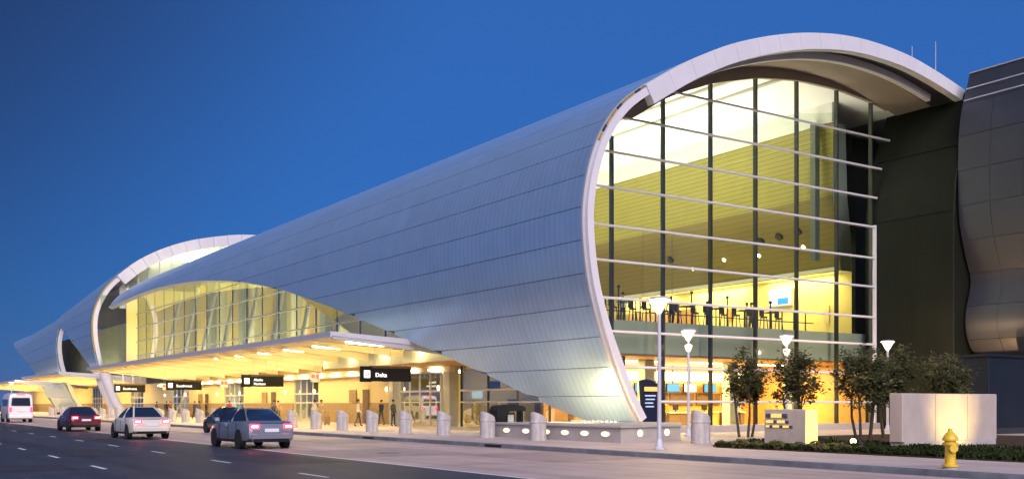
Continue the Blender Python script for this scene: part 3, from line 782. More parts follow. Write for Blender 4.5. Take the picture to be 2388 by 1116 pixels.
MB().box(53.1,62,24.7,34.1,17.9,18.05).build("roof_deck","roof_metal",wavy)
for z in (18.75,19.45,20.42):
    xw=float(np.interp(z,[18,19.2,20.4],[53.05,53.45,53.88])); MB().bar((xw-.04,34.1,z),(xw-.04,24.7,z),.07,.07).build("parapet_rail","trim_metal",wavy)
MB().box(57.0,57.3,24.7,35.5,PZ,4.2).build("ground_wall","cream",wavy)
MB().box(53.9,62,24.7,34.1,4.02,4.2).build("underside","soffit",wavy)
MB().box(54.6,54.9,24.7,34.1,3.85,4.0).build("lower_trim","trim_metal",wavy)
for y in (33.2,30.0): MB().cbox(55.2,55.8,y-.3,y+.3,PZ,4.0,.04).build("pillar","column_grey",wavy)
MB().lathe([(.05,-.12),(.12,-.05),(.12,.05),(.05,.12)],(56.85,33.9,2.6),10).build("wall_lamp","spot_glow",wavy,smooth=40)
area("arcade_light",(55.9,32,3.95),(0,0,0),1.5,3,30,(1,.6,.32))

sp=thing("facade_uplight","small ground uplight at the foot of the wavy building","spotlight",(50.9,32.6,PZ))
MB().lathe([(.16,0),(.16,.08),(.12,.10)],(50.9,32.6,PZ),12).build("housing","dark_metal",sp)
MB().lathe([(.11,.101),(.10,.11)],(50.9,32.6,PZ),12).build("lens","spot_glow",sp)
spot("facade_spot",(50.9,32.6,.32),(54.2,31.5,9.0),1000,(1.0,.55,.25),85,1.0,.1)
nb = thing("service_kiosk","plain dark navy service building standing beside the monument wall","building",(50,30,PZ))
MB().cbox(46.7,60,28.6,31.5,PZ,3.92,.02).build("body","navy_box",nb)
MB().box(46.62,60.1,28.52,31.6,3.925,4.06).build("roof_edge","navy_box",nb)
MB().box(46.75,60,28.57,28.597,PZ,.45).build("base_band","dark_metal",nb)

# roof antennas
for x,y,h,l in ((57.6,40.5,5.6,"shorter thin white roof antenna above the arch"),(60.1,40.5,7.2,"taller thin white roof antenna above the arch")):
    zz=18.95 if x<59 else 18.15
    a=thing("roof_antenna",l,"antenna",(x,y,zz),"antennas on the roof")
    MB().tube([(x,y,zz-.5),(x,y,zz+h*.6),(x,y,zz+h)],[.045,.035,.02],6).build("mast","pole_white",a)
    MB().lathe([(.12,-.5),(.12,-.3),(.05,-.2)],(x,y,zz),8).build("base","trim_metal",a)

# ------------------------------------------------------------------ plinth with inset lights at the foot of the shell
pl = thing("light_plinth","low concrete plinth with inset lights under the shell's foot","plinth",(28,33,PZ))
mb=MB(); mb.prism([(24.55,29.7),(28.4,30.6),(31.6,34.2),(31.6,39.2),(24.55,39.2)],'z',PZ,.72); mb.build("body","plinth",pl)
mb=MB(); mb.prism([(24.47,29.6),(28.45,30.53),(31.68,34.15),(31.68,39.25),(24.47,39.25)],'z',.722,.79); mb.build("coping","plinth",pl)
for y in (30.6,31.9,33.2,34.5,36.0,37.5):
    el=lambda a,b:[(y+a*math.cos(t),.47+b*math.sin(t)) for t in np.linspace(0,2*math.pi,14,endpoint=False)]
    MB().prism(el(.30,.13),'x',24.53,24.56).build("inset_ring","trim_metal",pl)
    MB().prism(el(.25,.10),'x',24.515,24.529).build("inset_light","inset_glow",pl)
for k in (.3,.75):
    x=24.55+3.85*k; y=29.7+.9*k
    MB().lathe([(.14,0),(.12,.02)],(x,y-.04,.5),12,'y').build("inset_light","inset_glow",pl)
for i in range(11):
    MB().box(29.2,29.35,35.6+i*.33,35.75+i*.33,.79,.86).build("foot_bolt","trim_metal",pl)
area("plinth_uplight",(27.3,36.9,.84),Vector((-3.0,0,-1.7)).to_track_quat("Z","Y").to_euler(),3.4,.4,210,(1.0,.66,.27))

# ------------------------------------------------------------------ bollards
def bollard_proto():
    o=thing("concrete_bollard","",None)
    r=.33; n=18; mb=MB(); rows=[]
    for zf,rr in ((0,r+.02),(.06,r+.02),(.08,r),(.75,r)):
        rows.append([(rr*math.cos(2*math.pi*k/n),rr*math.sin(2*math.pi*k/n),zf) for k in range(n)])
    def top(x,y): return 1.17-.34*(y+r)/(2*r)*.0 - .30*(x+r)/(2*r)
    rows.append([(r*math.cos(2*math.pi*k/n),r*math.sin(2*math.pi*k/n),top(r*math.cos(2*math.pi*k/n),0)-.03) for k in range(n)])
    q=r-.03
    rows.append([(q*math.cos(2*math.pi*k/n),q*math.sin(2*math.pi*k/n),top(q*math.cos(2*math.pi*k/n),0)) for k in range(n)])
    mb.grid(rows,close=True); mb.poly(rows[-1]); mb.poly(rows[0]); mb.build("body","bollard",o,smooth=35)
    mb=MB(); rows=[]
    for zf,rr in ((.70,r+.003),(.715,r+.022),(.775,r+.022),(.79,r+.003)):
        rows.append([(rr*math.cos(2*math.pi*k/n),rr*math.sin(2*math.pi*k/n),zf) for k in range(n)])
    mb.grid(rows,close=True); mb.build("band","bollard",o,smooth=35)
    return o
b0=bollard_proto(); used=False
def place_bollard(x,y,label,group="bollards along the kerb",rz=0,sc=1):
    global used
    o=b0 if not used else copy_tree(b0); used=True
    o.location=(x,y,PZ); o.rotation_euler.z=R(rz); o.scale=(sc,sc,sc); tag(o,label,"bollard",group); return o
ys=[33.9+3.95*i for i in range(30)]
for i,y in enumerate(ys):
    lab="slant-topped concrete bollard in the kerb row, beside the lit plinth" if i==0 else ("slant-topped concrete bollard in the kerb row, second from the lit plinth" if i==1 else ("slant-topped concrete bollard along the kerb, before the glowing canopy begins" if y<53 else "slant-topped concrete bollard along the kerb beneath the glowing canopy edge"))
    place_bollard(23.7+.4*min(1,(y-33)/30),y,lab)
place_bollard(27.1,28.1,"wide pale concrete bollard standing next to the low shrub bed","bollards by the shrub bed",0,1.08)
place_bollard(29.6,26.6,"pale concrete bollard half hidden behind the block with lettering","bollards by the shrub bed",0,1.05)

# ------------------------------------------------------------------ lamp posts
def lamp(x,y,label,low):
    o=thing("lamp_post",label,"street lamp",(x,y,PZ),"white lamp posts")
    MB().lathe([(.20,0),(.20,.05),(.13,.09),(.10,.30),(.075,.34)],(x,y,PZ),14).build("base","pole_white",o,smooth=40)
    MB().tube([(x,y,PZ+.3),(x,y,4.60)],[.075,.055],10).build("pole","pole_white",o,smooth=40)
    MB().lathe([(.06,4.5),(.09,4.56),(.30,4.93),(.31,4.96)],(x,y,0),18).build("lamp_shade","lamp_frost",o,smooth=40)
    MB().lathe([(.36,4.965),(.37,5.0),(.30,5.05),(.05,5.07)],(x,y,0),18).build("lamp_cap","pole_white",o,smooth=40)
    for a in range(3):
        t=a*2.094+.5; MB().tube([(x+.07*math.cos(t),y+.07*math.sin(t),4.5),(x+.335*math.cos(t),y+.335*math.sin(t),4.97)],.012,5).build("shade_rib","pole_white",o)
    ld=bpy.data.lights.new("lamp_light",'POINT'); ld.energy=470 if not low else 220; ld.color=(1.0,.66,.34); ld.shadow_soft_size=.07
    lo=bpy.data.objects.new("lamp_light",ld); col.objects.link(lo); lo.parent=o; lo.location=(0.0,0.0,4.80-PZ)
    if low:
        MB().lathe([(.06,4.02),(.10,4.06),(.17,4.25),(.17,4.32),(.06,4.36)],(x,y,0),14).build("lower_lamp","lamp_glow",o,smooth=40)
lamp(22.1,24.8,"tall white lamp post with single cone lamp at the kerb",False)
lamp(32.7,34.7,"white lamp post with two lamps beside the plinth",True)
lamp(39.4,34.8,"white lamp post with two lamps rising behind the trees",True)
lamp(47.5,34.9,"white lamp post with cone lamp in front of the dark wall",False)
lamp(22.2,171,"far white lamp post at the kerb by the farthest canopy",False)

# ------------------------------------------------------------------ hanging airline signs
def sign(y,lines,label,xc=27.0):
    o=thing("hanging_sign",label,"sign",(xc,y,4.6),"black airline signs under the canopy")
    x0,x1=xc-1.6,xc+1.6; z0,z1=2.95,3.72
    MB().box(x0,x1,y-.09,y+.09,z0,z1).build("panel","sign_black",o)
    MB().box(x0-.06,x0+.62,y-.11,y+.11,z0-.04,z1+.1).build("icon_box","sign_black",o)
    MB().box(x0+.12,x0+.50,y-.125,y-.112,z0+.2,z0+.62).build("icon","sign_white",o)
    MB().box(x0+.22,x0+.29,y-.128,y-.126,z0+.27,z0+.44).build("icon_mark","sign_black",o)
    MB().box(x0+.36,x0+.42,y-.128,y-.126,z0+.27,z0+.52).build("icon_mark","sign_black",o)
    MB().box(x0+.5,x1+.03,y-.05,y+.05,z1+.003,z1+.14).build("top_rail","brown",o)
    for x in (x0+.85,x0+1.9,x1-.5): MB().tube([(x,y,z1+.1),(x,y,5.0)],.02,6).build("hanger","trim_metal",o)
    for i,l in enumerate(lines):
        text_mesh(l,.34 if len(lines)==1 else .27,"sign_white",o,(x0+.85,y-.10,z0+(.26 if len(lines)==1 else .42-.30*i)),(1,0,0),(0,0,1))
sign(54.2,["Delta"],"black hanging sign reading Delta at the canopy's open end")
sign(75.0,["Alaska","Horizon"],"black hanging sign with two lines of white text under the canopy")
sign(96,["Southwest"],"black hanging sign with one line of white text, mid canopy")
sign(117,["Southwest"],"black hanging sign with one line of white text near the leaning legs")

# red lit round signs under canopy and added red globes standing in for reflections in the upper glass
for (x,y,z,l) in ((28.5,68.5,3.55,"red lit crossing sign under canopy between the Delta sign and the two-line sign"),(28.5,89,3.45,"red lit crossing sign under canopy between the two-line sign and its next neighbour"),(28.5,108,3.45,"red lit crossing sign under canopy near the leaning legs")):
    o=thing("red_signal",l,"signal",(x,y,4.4),"red lit signs under the canopy")
    MB().box(x-.34,x+.34,y-.06,y+.06,z-.36,z+.30).build("housing","poster",o)
    for dx in (-.17,.17): MB().lathe([(.15,0),(.14,-.03)],(x+dx,y-.065,z+.05),12,'y').build("lens","red_light",o)
    MB().tube([(x,y,z+.3),(x,y,5.0)],.025,6).build("hanger","trim_metal",o)
for (y,z,l) in ((88,7.1,"added red globe standing in for a reflection in the side glass"),(80.5,7.25,"added red globe standing in for a reflection in the side glass"),(106,6.9,"added red globe standing in for a reflection in the side glass")):
    o=thing("red_reflection_globe",l,"reflection stand-in",(33,y,5.9),"red globes standing in for reflections in the side glass")
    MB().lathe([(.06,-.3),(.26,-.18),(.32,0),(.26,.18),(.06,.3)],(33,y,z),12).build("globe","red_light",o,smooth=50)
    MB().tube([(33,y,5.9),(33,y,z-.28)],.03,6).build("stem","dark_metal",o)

# ------------------------------------------------------------------ kiosk, black bin frame, monument, block, hydrant
o=thing("info_kiosk","dark navy curved information kiosk with orange band beside the arch foot","kiosk",(31.8,36.4,.15))
mb=MB(); mb.prism([(31.55,.62),(31.50,1.0),(31.35,1.9),(31.30,2.72),(31.6,2.78),(31.95,2.72),(32.25,2.55),(32.35,1.6),(32.32,.62)],'y',36.3,36.55); mb.build("body","navy",o)
MB().box(31.45,32.2,36.20,36.65,PZ,.62).build("foot","dark_metal",o)
MB().box(31.42,32.22,36.285,36.297,2.22,2.42).build("header_band","kiosk_orange",o)
for i,w in enumerate((.66,.6,.5,.55)):
    MB().box(31.46+.04*(i%2),31.46+w,36.285,36.297,1.98-.17*i,2.04-.17*i).build("text_line","kiosk_text",o)

o=thing("black_ticket_machine","black arched ticket machine with framed poster behind the bollards","machine",(26.3,40.4,PZ))
bx,by=26.3,40.4
mb=MB(); mb.prism([(bx-.6,PZ),(bx-.6,1.35),(bx-.5,1.52),(bx-.25,1.6),(bx+.8,1.56),(bx+1.0,1.46),(bx+1.0,1.28),(bx+.1,1.28),(bx-.1,1.15),(bx-.15,PZ)],'y',by-.35,by+.35); mb.build("housing","black",o)
MB().box(bx+.1,bx+.55,by-.06,by+.06,.55,1.2).build("poster_frame","black",o)
MB().box(bx+.16,bx+.49,by-.08,by-.062,.63,1.12).build("poster","poster",o)
MB().box(bx+.82,bx+.95,by-.2,by+.2,PZ,1.3).build("leg","black",o)

o=thing("monument_wall","long cream monument wall on a base, lit by a spotlight","monument",(31.7,21.3,PZ))
MB().cbox(29.35,34.8,21.0,21.5,.36,1.97,.02).build("panel","monument",o)
MB().cbox(29.45,34.7,20.96,21.54,PZ,.355,.02).build("base","plinth",o)
for x in (31.15,33.0): MB().box(x-.006,x+.006,20.994,20.999,.38,1.95).build("panel_joint","joint",o)
sp=thing("ground_spotlight","small ground spotlight aimed at the cream monument wall","spotlight",(32.2,18.35,PZ))
MB().lathe([(.10,0),(.10,.05),(.03,.06),(.03,.14)],(32.2,18.35,PZ),10).build("base","dark_metal",sp)
MB().tube([(32.2,18.27,.30),(32.2,18.42,.36)],[.07,.10],12).build("head","dark_metal",sp,smooth=40)
spot("monument_spot",(32.2,18.45,.38),(32.2,21.0,1.15),340,(1.0,.74,.22),72,1.0,.1)

o=thing("lettered_block","grey concrete block sign with gold lettering and yellow-lit end","sign",(26.8,23.5,PZ))
MB().cbox(26.5,27.1,22.6,24.4,PZ,1.44,.02).build("body","plinth",o)
rl=random.Random(3)
for row,(z,h,nn,mm) in enumerate(((1.22,.13,4,"letter_gold_glow"),(1.02,.09,6,"letter_gold_glow"),(.86,.07,8,"letter_gold_glow"))):
    y=24.28
    for kx in range(nn):
        w=.95/nn*rl.uniform(.7,1.0)
        MB().box(26.455,26.497,y-w,y,z-h/2,z+h/2).build("letter",mm if (kx+row)%3 else "letter_dark",o); y-=w+.04
sp=thing("bed_spotlight","small spotlight in the bed aimed at the lettered block's end","spotlight",(27.0,20.8,PZ))
MB().lathe([(.09,0),(.09,.05),(.03,.06),(.03,.14)],(27.0,20.8,PZ),10).build("base","dark_metal",sp)
MB().tube([(27.0,20.72,.30),(27.0,20.86,.36)],[.07,.09],12).build("head","dark_metal",sp,smooth=40)
spot("block_spot",(27.0,20.92,.40),(26.85,22.6,.95),330,(1.0,.62,.04),60,.6,.04)
sp=thing("bright_bed_light","small bright white ground light among the bed's leaves","spotlight",(30.3,24.2,PZ))
MB().lathe([(.10,0),(.10,.1),(.06,.12)],(28.9,22.6,PZ),10).build("base","dark_metal",sp)
MB().lathe([(.06,.12),(.10,.16),(.10,.24),(.05,.29)],(28.9,22.6,PZ),10).build("lens","spot_glow",sp,smooth=40)

def hydrant(x,y):
    o=thing("fire_hydrant","yellow fire hydrant with pointed cap at the kerb","fire hydrant",(x,y,PZ))
    MB().lathe([(.16,0),(.16,.03),(.12,.05)],(x,y,PZ),14).build("base_collar","kerb_top",o,smooth=35)
    MB().lathe([(.18,.05),(.18,.10),(.125,.115),(.12,.16),(.115,.50),(.125,.53),(.17,.545),(.17,.59),(.125,.60),(.125,.64)],(x,y,PZ),16).build("barrel","hydrant",o,smooth=35)
    MB().lathe([(.17,.64),(.175,.68),(.15,.73),(.10,.80),(.05,.84),(.045,.90),(.03,.91)],(x,y,PZ),16).build("bonnet","hydrant",o,smooth=35)
    for ang,rr,l in ((YAW*-1+180+90,.06,.21),(YAW*-1-90+180+180,.06,.21),(235,.085,.22)):
        d=Vector((math.cos(R(ang)),math.sin(R(ang)),0)); c=Vector((x,y,PZ+.47))
        MB().tube([c+d*.08,c+d*(l-.06),c+d*(l-.058),c+d*l],[rr*.8,rr*.8,rr*1.15,rr*1.1],10).build("nozzle","hydrant",o,smooth=35)
hydrant(20.95,13.75)

# ------------------------------------------------------------------ planting bed, ground cover, trees
bed=tag(MB().prism([(24.7,6.0),(24.7,24.9),(25.6,25.6),(36,31),(45,31),(45,6.0)],'z',PZ+.004,PZ+.035).build("planting_bed","soil"),kind="structure")
def inbed(x,y):
    if not (24.8<x<44 and 8<y<30.6): return False
    if x<36 and y>25.0+(x-24.7)*.52: return False
    return True
rg=random.Random(11); mb=MB()
while len(mb.f)<30000:
    x=24.8+abs(rg.gauss(0,2.6)); y=rg.uniform(11,28)
    if not inbed(x,y): continue
    if 28.3<x<35.1 and 20.8<y<21.8: continue
    if 26.3<x<27.3 and 22.4<y<24.6: continue
    h=rg.uniform(.05,.15)*(1.0+.5*mnoise.noise(Vector((x*.8,y*.8,0))))
    for k in range(3):
        a=rg.uniform(0,6.28); w=.03; l=rg.uniform(.03,.12)
        cx,cy_=x+rg.gauss(0,.06),y+rg.gauss(0,.06); z=PZ+.03
        mb.add([(cx-w*math.sin(a),cy_+w*math.cos(a),z),(cx+w*math.sin(a),cy_-w*math.cos(a),z),(cx+l*math.cos(a)+w*.7*math.sin(a),cy_+l*math.sin(a)-w*.7*math.cos(a),z+h),(cx+l*math.cos(a)-w*.7*math.sin(a),cy_+l*math.sin(a)+w*.7*math.cos(a),z+h*.9)],[(0,1,2,3)])
tag(mb.build("ground_cover","grass",fix=False),"low leafy ground cover spread over the planting bed","ground cover",kind="stuff")
def shrub(x,y,h,label,seed):
    r=random.Random(seed); o=thing("low_shrub",label,"shrub",(x,y,PZ),"low shrubs along the bed edge")
    mb=MB()
    for i in range(330):
        a=r.uniform(0,6.28); rad=h*.95*math.sqrt(r.random()); z=PZ+.05+h*r.random()*(1-.5*(rad/h)**2); s_=r.uniform(.025,.06)
        c=Vector((x+rad*math.cos(a),y+rad*math.sin(a),z)); u=Vector((r.gauss(0,1),r.gauss(0,1),r.gauss(0,1))).normalized(); v=u.orthogonal().normalized()
        mb.add([c-u*s_*1.6,c+v*s_*.7,c+u*s_*1.6,c-v*s_*.7],[(0,1,2,3)])
    mb.build("foliage","leaf_light",o,fix=False)
    mb=MB()
    for k_ in range(5):
        a=k_*1.25; mb.tube([(x,y,PZ),(x+.5*h*math.cos(a),y+.5*h*math.sin(a),PZ+h*.7)],[.015,.006],5)
    mb.build("stem","bark",o)
for i in range(11):
    y=25.0-i*.55; x=25.1+.25*math.sin(i*2.1)
    shrub(x,y,.18+.14*((i*7)%5)/5,"small olive shrub in the row along the bed edge before the lettered block",i)
def tree(x,y,h,cw,stems,label,seed):
    r=random.Random(seed); o=thing("young_tree",label,"tree",(x,y,PZ),"young trees in the planting bed")
    zc=PZ+h*.36; tips=[]; tr=MB(); br=MB()
    for s_ in range(stems):
        a=2*math.pi*s_/stems+r.uniform(-.4,.4); b=Vector((x+.30*math.cos(a)*(stems>1),y+.30*math.sin(a)*(stems>1),PZ))
        t=b+Vector((.22*math.cos(a),.22*math.sin(a),h*.5)); tr.tube([b,(b+t)/2+Vector((r.gauss(0,.04),r.gauss(0,.04),0)),t],[.065,.05,.034],7)
        for k_ in range(6):
            aa=r.uniform(0,6.28); p0=b+(t-b)*r.uniform(.6,1.0); q=p0+Vector((math.cos(aa)*cw*r.uniform(.25,.8),math.sin(aa)*cw*r.uniform(.25,.8),h*r.uniform(.08,.42)))
            br.tube([p0,(p0+q)/2+Vector((0,0,.06)),q],[.018,.013,.006],5); tips+= [q,(p0+q)/2]
    tr.build("trunk","bark",o,smooth=50); br.build("limb","bark",o)
    lf=MB(); lf2=MB()
    centres=[]
    lob=[Vector((r.gauss(0,1),r.gauss(0,1),r.gauss(0,1))).normalized() for _ in range(5)]
    for i in range(58):
        d=Vector((r.gauss(0,1),r.gauss(0,1),r.gauss(0,1))).normalized()*(r.random()**.42)
        d=d*(.72+.42*max(0,max(d.normalized().dot(q) for q in lob))**3)
        centres.append(Vector((x+d.x*cw,y+d.y*cw,PZ+h*.68+d.z*h*.31*(1.05 if d.z>0 else .95))))
    centres+=tips
    for c in centres:
        rad=r.uniform(.12,.40); n=r.randint(35,90); tgt=lf if r.random()<.72 else lf2
        for k_ in range(n):
            d=Vector((r.gauss(0,1),r.gauss(0,1),r.gauss(0,.8)))*rad*.55; p=c+d; s_=r.uniform(.02,.07)
            u=Vector((r.gauss(0,1),r.gauss(0,1),r.gauss(0,.7)-.3)).normalized(); v=u.orthogonal().normalized()
            tgt.add([p-u*s_*1.7,p+v*s_*.65,p+u*s_*1.7,p-v*s_*.65],[(0,1,2,3)])
    lf.build("crown","leaf",o,fix=False); lf2.build("crown_pale","leaf_light",o,fix=False)  # some leaf clumps are paler, picked at random
tree(33.6,32.0,3.75,.85,3,"slender young tree with sparse crown before the bright lobby",1)
tree(33.7,29.3,3.85,1.05,3,"young tree directly behind the lettered block",2)
tree(34.4,26.4,3.75,.92,4,"dense young multi-stem tree between the lettered block and the monument wall",3)
tree(37.2,27.2,3.95,1.0,4,"fullest young tree, rising behind the monument wall's end",4)
tree(42.0,27.7,3.8,1.0,3,"young tree standing before the brown lit arcade",5)

# ------------------------------------------------------------------ vehicles
def wheel(o,x,y,r,w,side):
    wh=MB(); wh.lathe([(r*.62,-w/2),(r*.93,-w/2),(r,-w*.35),(r,w*.35),(r*.93,w/2),(r*.62,w/2)],(x,y,r),20,'x')
    wo=wh.build("wheel","tyre",o,smooth=35)
    MB().lathe([(r*.62,side*w*.46),(r*.55,side*w*.40),(r*.18,side*w*.36),(r*.14,side*w*.48)],(x,y,r),14,'x').build("rim","rim_alloy",wo,smooth=35)
def loft(stations,closed=True):
    mb=MB(); mb.grid(stations,close=closed); mb.poly(stations[0]); mb.poly(stations[-1]); return mb
def sedan(loc,label,paint,rz=0,H=1.46,L=4.7,W=1.84,lights="tail_light",name="sedan_car"):
    """rear bumper at local y=0, nose at +L"""
    o=thing(name,label,"car",(0,0,0),"cars on the terminal road")
    hw=W/2
    st=[(0.0,.46,.70,.80),(.04,.34,.93,.90),(.22,.26,1.00,.965),(.9,.23,1.03,1.0),(1.9,.22,1.00,1.0),(3.0,.22,.985,1.0),(3.5,.23,.95,1.0),(4.2,.25,.84,.96),(4.55,.30,.73,.88),(4.7,.42,.58,.74)]
    rows=[]
    for y,zb,zt,w in st:
        w*=hw; y*=L/4.7; zm=zb+(zt-zb)*.45
        half=[(w*.86,zb),(w*.97,zb+.06),(w,zm),(w*.975,zt-.16*(zt-zb)),(w*.90,zt-.03),(w*.72,zt)]
        rows.append([(x,y,z) for x,z in half]+[(-x,y,z) for x,z in half[::-1]])
    loft(rows).build("body",paint,o,smooth=32)
    k_=L/4.7
    # greenhouse
    levels=[(.98,.62,3.52,.86),(1.16,.92,3.16,.80),(1.33,1.22,2.82,.70),(H-.03,1.48,2.48,.60)]
    rows=[]
    for z,ya,yb,w in levels:
        w*=hw; ya*=k_; yb*=k_; c=.16
        rows.append([(w-c,ya,z),(w,ya+c*1.6,z),(w,yb-c*1.6,z),(w-c,yb,z),(-w+c,yb,z),(-w,yb-c*1.6,z),(-w,ya+c*1.6,z),(-w+c,ya,z)])
    loft(rows).build("window_glass","car_glass",o,smooth=25)
    rows=[[(x*.985,y,H-.035) for x,y,z in rows[-1]],[(x*1.02,y,H-.02) for x,y,z in rows[-1]],[(x*.8,(y-1.98*k_)*.82+1.98*k_,H) for x,y,z in rows[-1]]]
    loft(rows).build("roof",paint,o,smooth=35)
    for s_ in (-1,1):
        for (p,q) in (((.72,.66,.98),(.50,1.5,H-.03)),((.74,3.44,.98),(.52,2.46,H-.03)),((.865,2.02,.98),(.61,1.95,H-.03))):
            MB().bar((s_*p[0]*hw,p[1]*k_,p[2]),(s_*q[0]*hw,q[1]*k_,q[2]),.07,.05).build("pillar",paint,o)
        for y in (.95,3.75):
            MB().lathe([(.37,0),(.37,.012)],(s_*(hw-.006) if s_>0 else -hw-.006,y*k_,.34),18,'x').build("wheel_arch","black",o)
            wheel(o,s_*(hw-.10),y*k_,.325,.22,s_)
        MB().box(*(sorted((s_*hw*.50,s_*hw*.86))),-.012,.06,.74,.90).build("tail_light",lights,o)
        MB().box(*(sorted((s_*hw*.56,s_*hw*.80))),-.022,-.013,.78,.85).build("lamp_core","tail_hot" if lights=="tail_light" else lights,o)
        MB().cbox(*(sorted((s_*(hw+.005),s_*(hw+.19)))),3.02*k_,3.14*k_,.98,1.12,.02).build("mirror",paint,o)
        MB().box(*(sorted((s_*(hw-.004),s_*(hw+.012)))),2.2*k_,2.36*k_,.80,.83).build("door_handle","trim_metal",o)
        for ys_ in (1.18,2.08,3.12): MB().box(*(sorted((s_*(hw-.01),s_*(hw+.004)))),ys_*k_-.008,ys_*k_+.008,.36,.93).build("door_seam","black",o)
        MB().box(*(sorted((s_*(hw-.03),s_*(hw+.006)))),.1*k_+1.25,3.35*k_,.24,.33).build("sill_trim","black",o)
    MB().box(-hw*.74,hw*.74,.018,.03,.925,.94).build("boot_seam","black",o)
    MB().cbox(-hw*.70,hw*.70,-.058,.06,.26,.37,.02).build("rear_valance","black",o)
    MB().cbox(-hw*.82,hw*.82,-.05,.10,.38,.56,.02).build("bumper",paint,o)
    MB().box(-.26,.26,-.016,.02,.62,.74).build("licence_plate","plate",o)
    MB().box(-.28,.28,.86*k_,.90*k_,1.09,1.12).build("brake_light","red_light",o)
    o.location=loc; o.rotation_euler.z=R(rz); return o
mat("paint_silver",(.26,.28,.32),.28,metal=.5,coat=.8); mat("paint_cream",(.66,.60,.50),.3,coat=.8)
mat("paint_maroon",(.10,.014,.018),.25,metal=.3,coat=1.0); mat("paint_black",(.010,.011,.013),.2,coat=1.0); mat("paint_white",(.72,.72,.73),.3,coat=.6)
sedan((13.0,35.2,0),"silver car with lit tail lights, rearmost of the moving cars",'paint_silver')
sedan((12.1,48.2,0),"cream car with lit tail lights driving between silver and maroon cars",'paint_cream',H=1.5)
sedan((12.4,64.5,0),"dark maroon car with lit tail lights driving behind the white van",'paint_maroon')
sedan((18.4,54.2,0),"black car pulled up at the kerb beneath the canopy",'paint_black',lights="red_light")
def van(loc,label):
    o=thing("shuttle_van",label,"van",(0,0,0),"cars on the terminal road")
    hw=1.0; L=5.6; rows=[]
    for y,zb,zt,w in ((0,.45,2.35,.90),(.06,.36,2.52,.97),(.5,.30,2.62,1.0),(3.6,.30,2.62,1.0),(4.3,.30,2.45,1.0),(4.9,.32,1.45,1.0),(5.45,.36,1.15,.93),(5.6,.45,.85,.8)):
        w*=hw; half=[(w*.92,zb),(w,zb+.12),(w,zb+(zt-zb)*.5),(w*.95,zt-.30*(zt-zb)*.5),(w*.86,zt-.07),(w*.6,zt)]
        rows.append([(x,y,z) for x,z in half]+[(-x,y,z) for x,z in half[::-1]])
    loft(rows).build("body","paint_white",o,smooth=35)
    MB().prism([(-.78,1.48),(.78,1.48),(.70,2.18),(-.70,2.18)],'y',-.035,.03).build("rear_window","car_glass",o)
    for s_ in (-1,1):
        MB().box(*sorted((s_*.74,s_*.93)),-.045,.06,.95,1.35).build("tail_light","tail_light",o)
        for i in range(3): MB().box(*sorted((s_*.965,s_*1.012)),.5+i*1.15,1.5+i*1.15,1.45,2.05).build("side_window","car_glass",o)
        for y in (1.0,4.5):
            MB().lathe([(.42,0),(.42,.012)],(s_*.995 if s_>0 else -1.007,y,.40),18,'x').build("wheel_arch","black",o); wheel(o,s_*.90,y,.37,.24,s_)
    MB().box(-.35,.35,-.02,.10,2.44,2.52).build("brake_light","red_light",o)
    MB().cbox(-.92,.92,-.10,.05,.42,.62,.02).build("bumper","plate",o)
    MB().box(-.26,.26,-.04,.02,.95,1.08).build("licence_plate","plate",o)
    o.location=loc; return o
van((13.6,99,0),"white shuttle van with red brake lights at the head of the traffic")

# ------------------------------------------------------------------ furniture on the mezzanine and in the lobby
rail=thing("mezzanine_railing","dark railing along the mezzanine edge behind the arched glass","railing",(41,41,5.9))
for i in range(20):
    x=31.5+i*1.0
    if x<48.2: MB().box(x-.02,x+.02,40.5,40.56,5.9,6.95).build("post","dark_metal",rail)
for z in (6.35,6.95): MB().box(31.5,48.2,40.505,40.555,z,z+.05).build("rail","dark_metal",rail)
def high_table(x,y,label):
    o=thing("bar_table",label,"table",(x,y,5.9),"bar tables on the mezzanine")
    MB().lathe([(.28,0),(.28,.03),(.04,.05),(.035,1.05)],(x,y,5.9),12).build("pedestal","dark_metal",o,smooth=40)
    MB().lathe([(.42,1.05),(.43,1.07),(.42,1.10)],(x,y,5.9),16).build("table_top","dark_metal",o,smooth=40)
def stool(x,y,label):
    o=thing("bar_stool",label,"stool",(x,y,5.9),"bar stools on the mezzanine")
    for a in range(4):
        t=a*math.pi/2+.78; MB().bar((x+.24*math.cos(t),y+.24*math.sin(t),5.9),(x+.16*math.cos(t),y+.16*math.sin(t),6.62),.035).build("leg","dark_metal",o)
    MB().lathe([(.20,.72),(.22,.75),(.20,.80)],(x,y,5.9),12).build("seat","brown",o,smooth=40)
    MB().box(x-.18,x+.18,y+.15,y+.19,6.72,7.15).build("backrest","dark_metal",o)
for i in range(7):
    x=32.3+i*2.25; high_table(x,41.6,"dark round bar table behind the mezzanine railing")
    stool(x-.75,41.5,"dark bar stool beside a bar table behind the mezzanine railing"); stool(x+.75,41.7,"dark bar stool beside a bar table behind the mezzanine railing")
def stanchion(x,y,h,i):
    o=thing("upright_post","slim dark upright post among the mezzanine tables","post",(x,y,5.9),"upright posts on the mezzanine")  # dark stanchion, carries no lamp
    MB().lathe([(.16,0),(.16,.03),(.05,.05),(.045,h),(.09,h+.02),(.09,h+.16),(.03,h+.18)],(x,y,5.9),10).build("shaft","dark_metal",o,smooth=40)
for i,(x,h) in enumerate(((33.0,1.5),(34.9,1.9),(36.4,1.3),(38.1,1.7),(40.2,1.9),(41.4,1.4),(43.0,1.8),(44.6,1.5),(46.6,1.7))): stanchion(x,42.4,h,i)
tv=thing("wall_television","flat television showing a blue and white picture on the yellow gallery wall","television",(56.9,50.6,9.3))
MB().box(56.80,56.95,49.7,51.9,8.65,9.95).build("frame","trim_metal",tv)
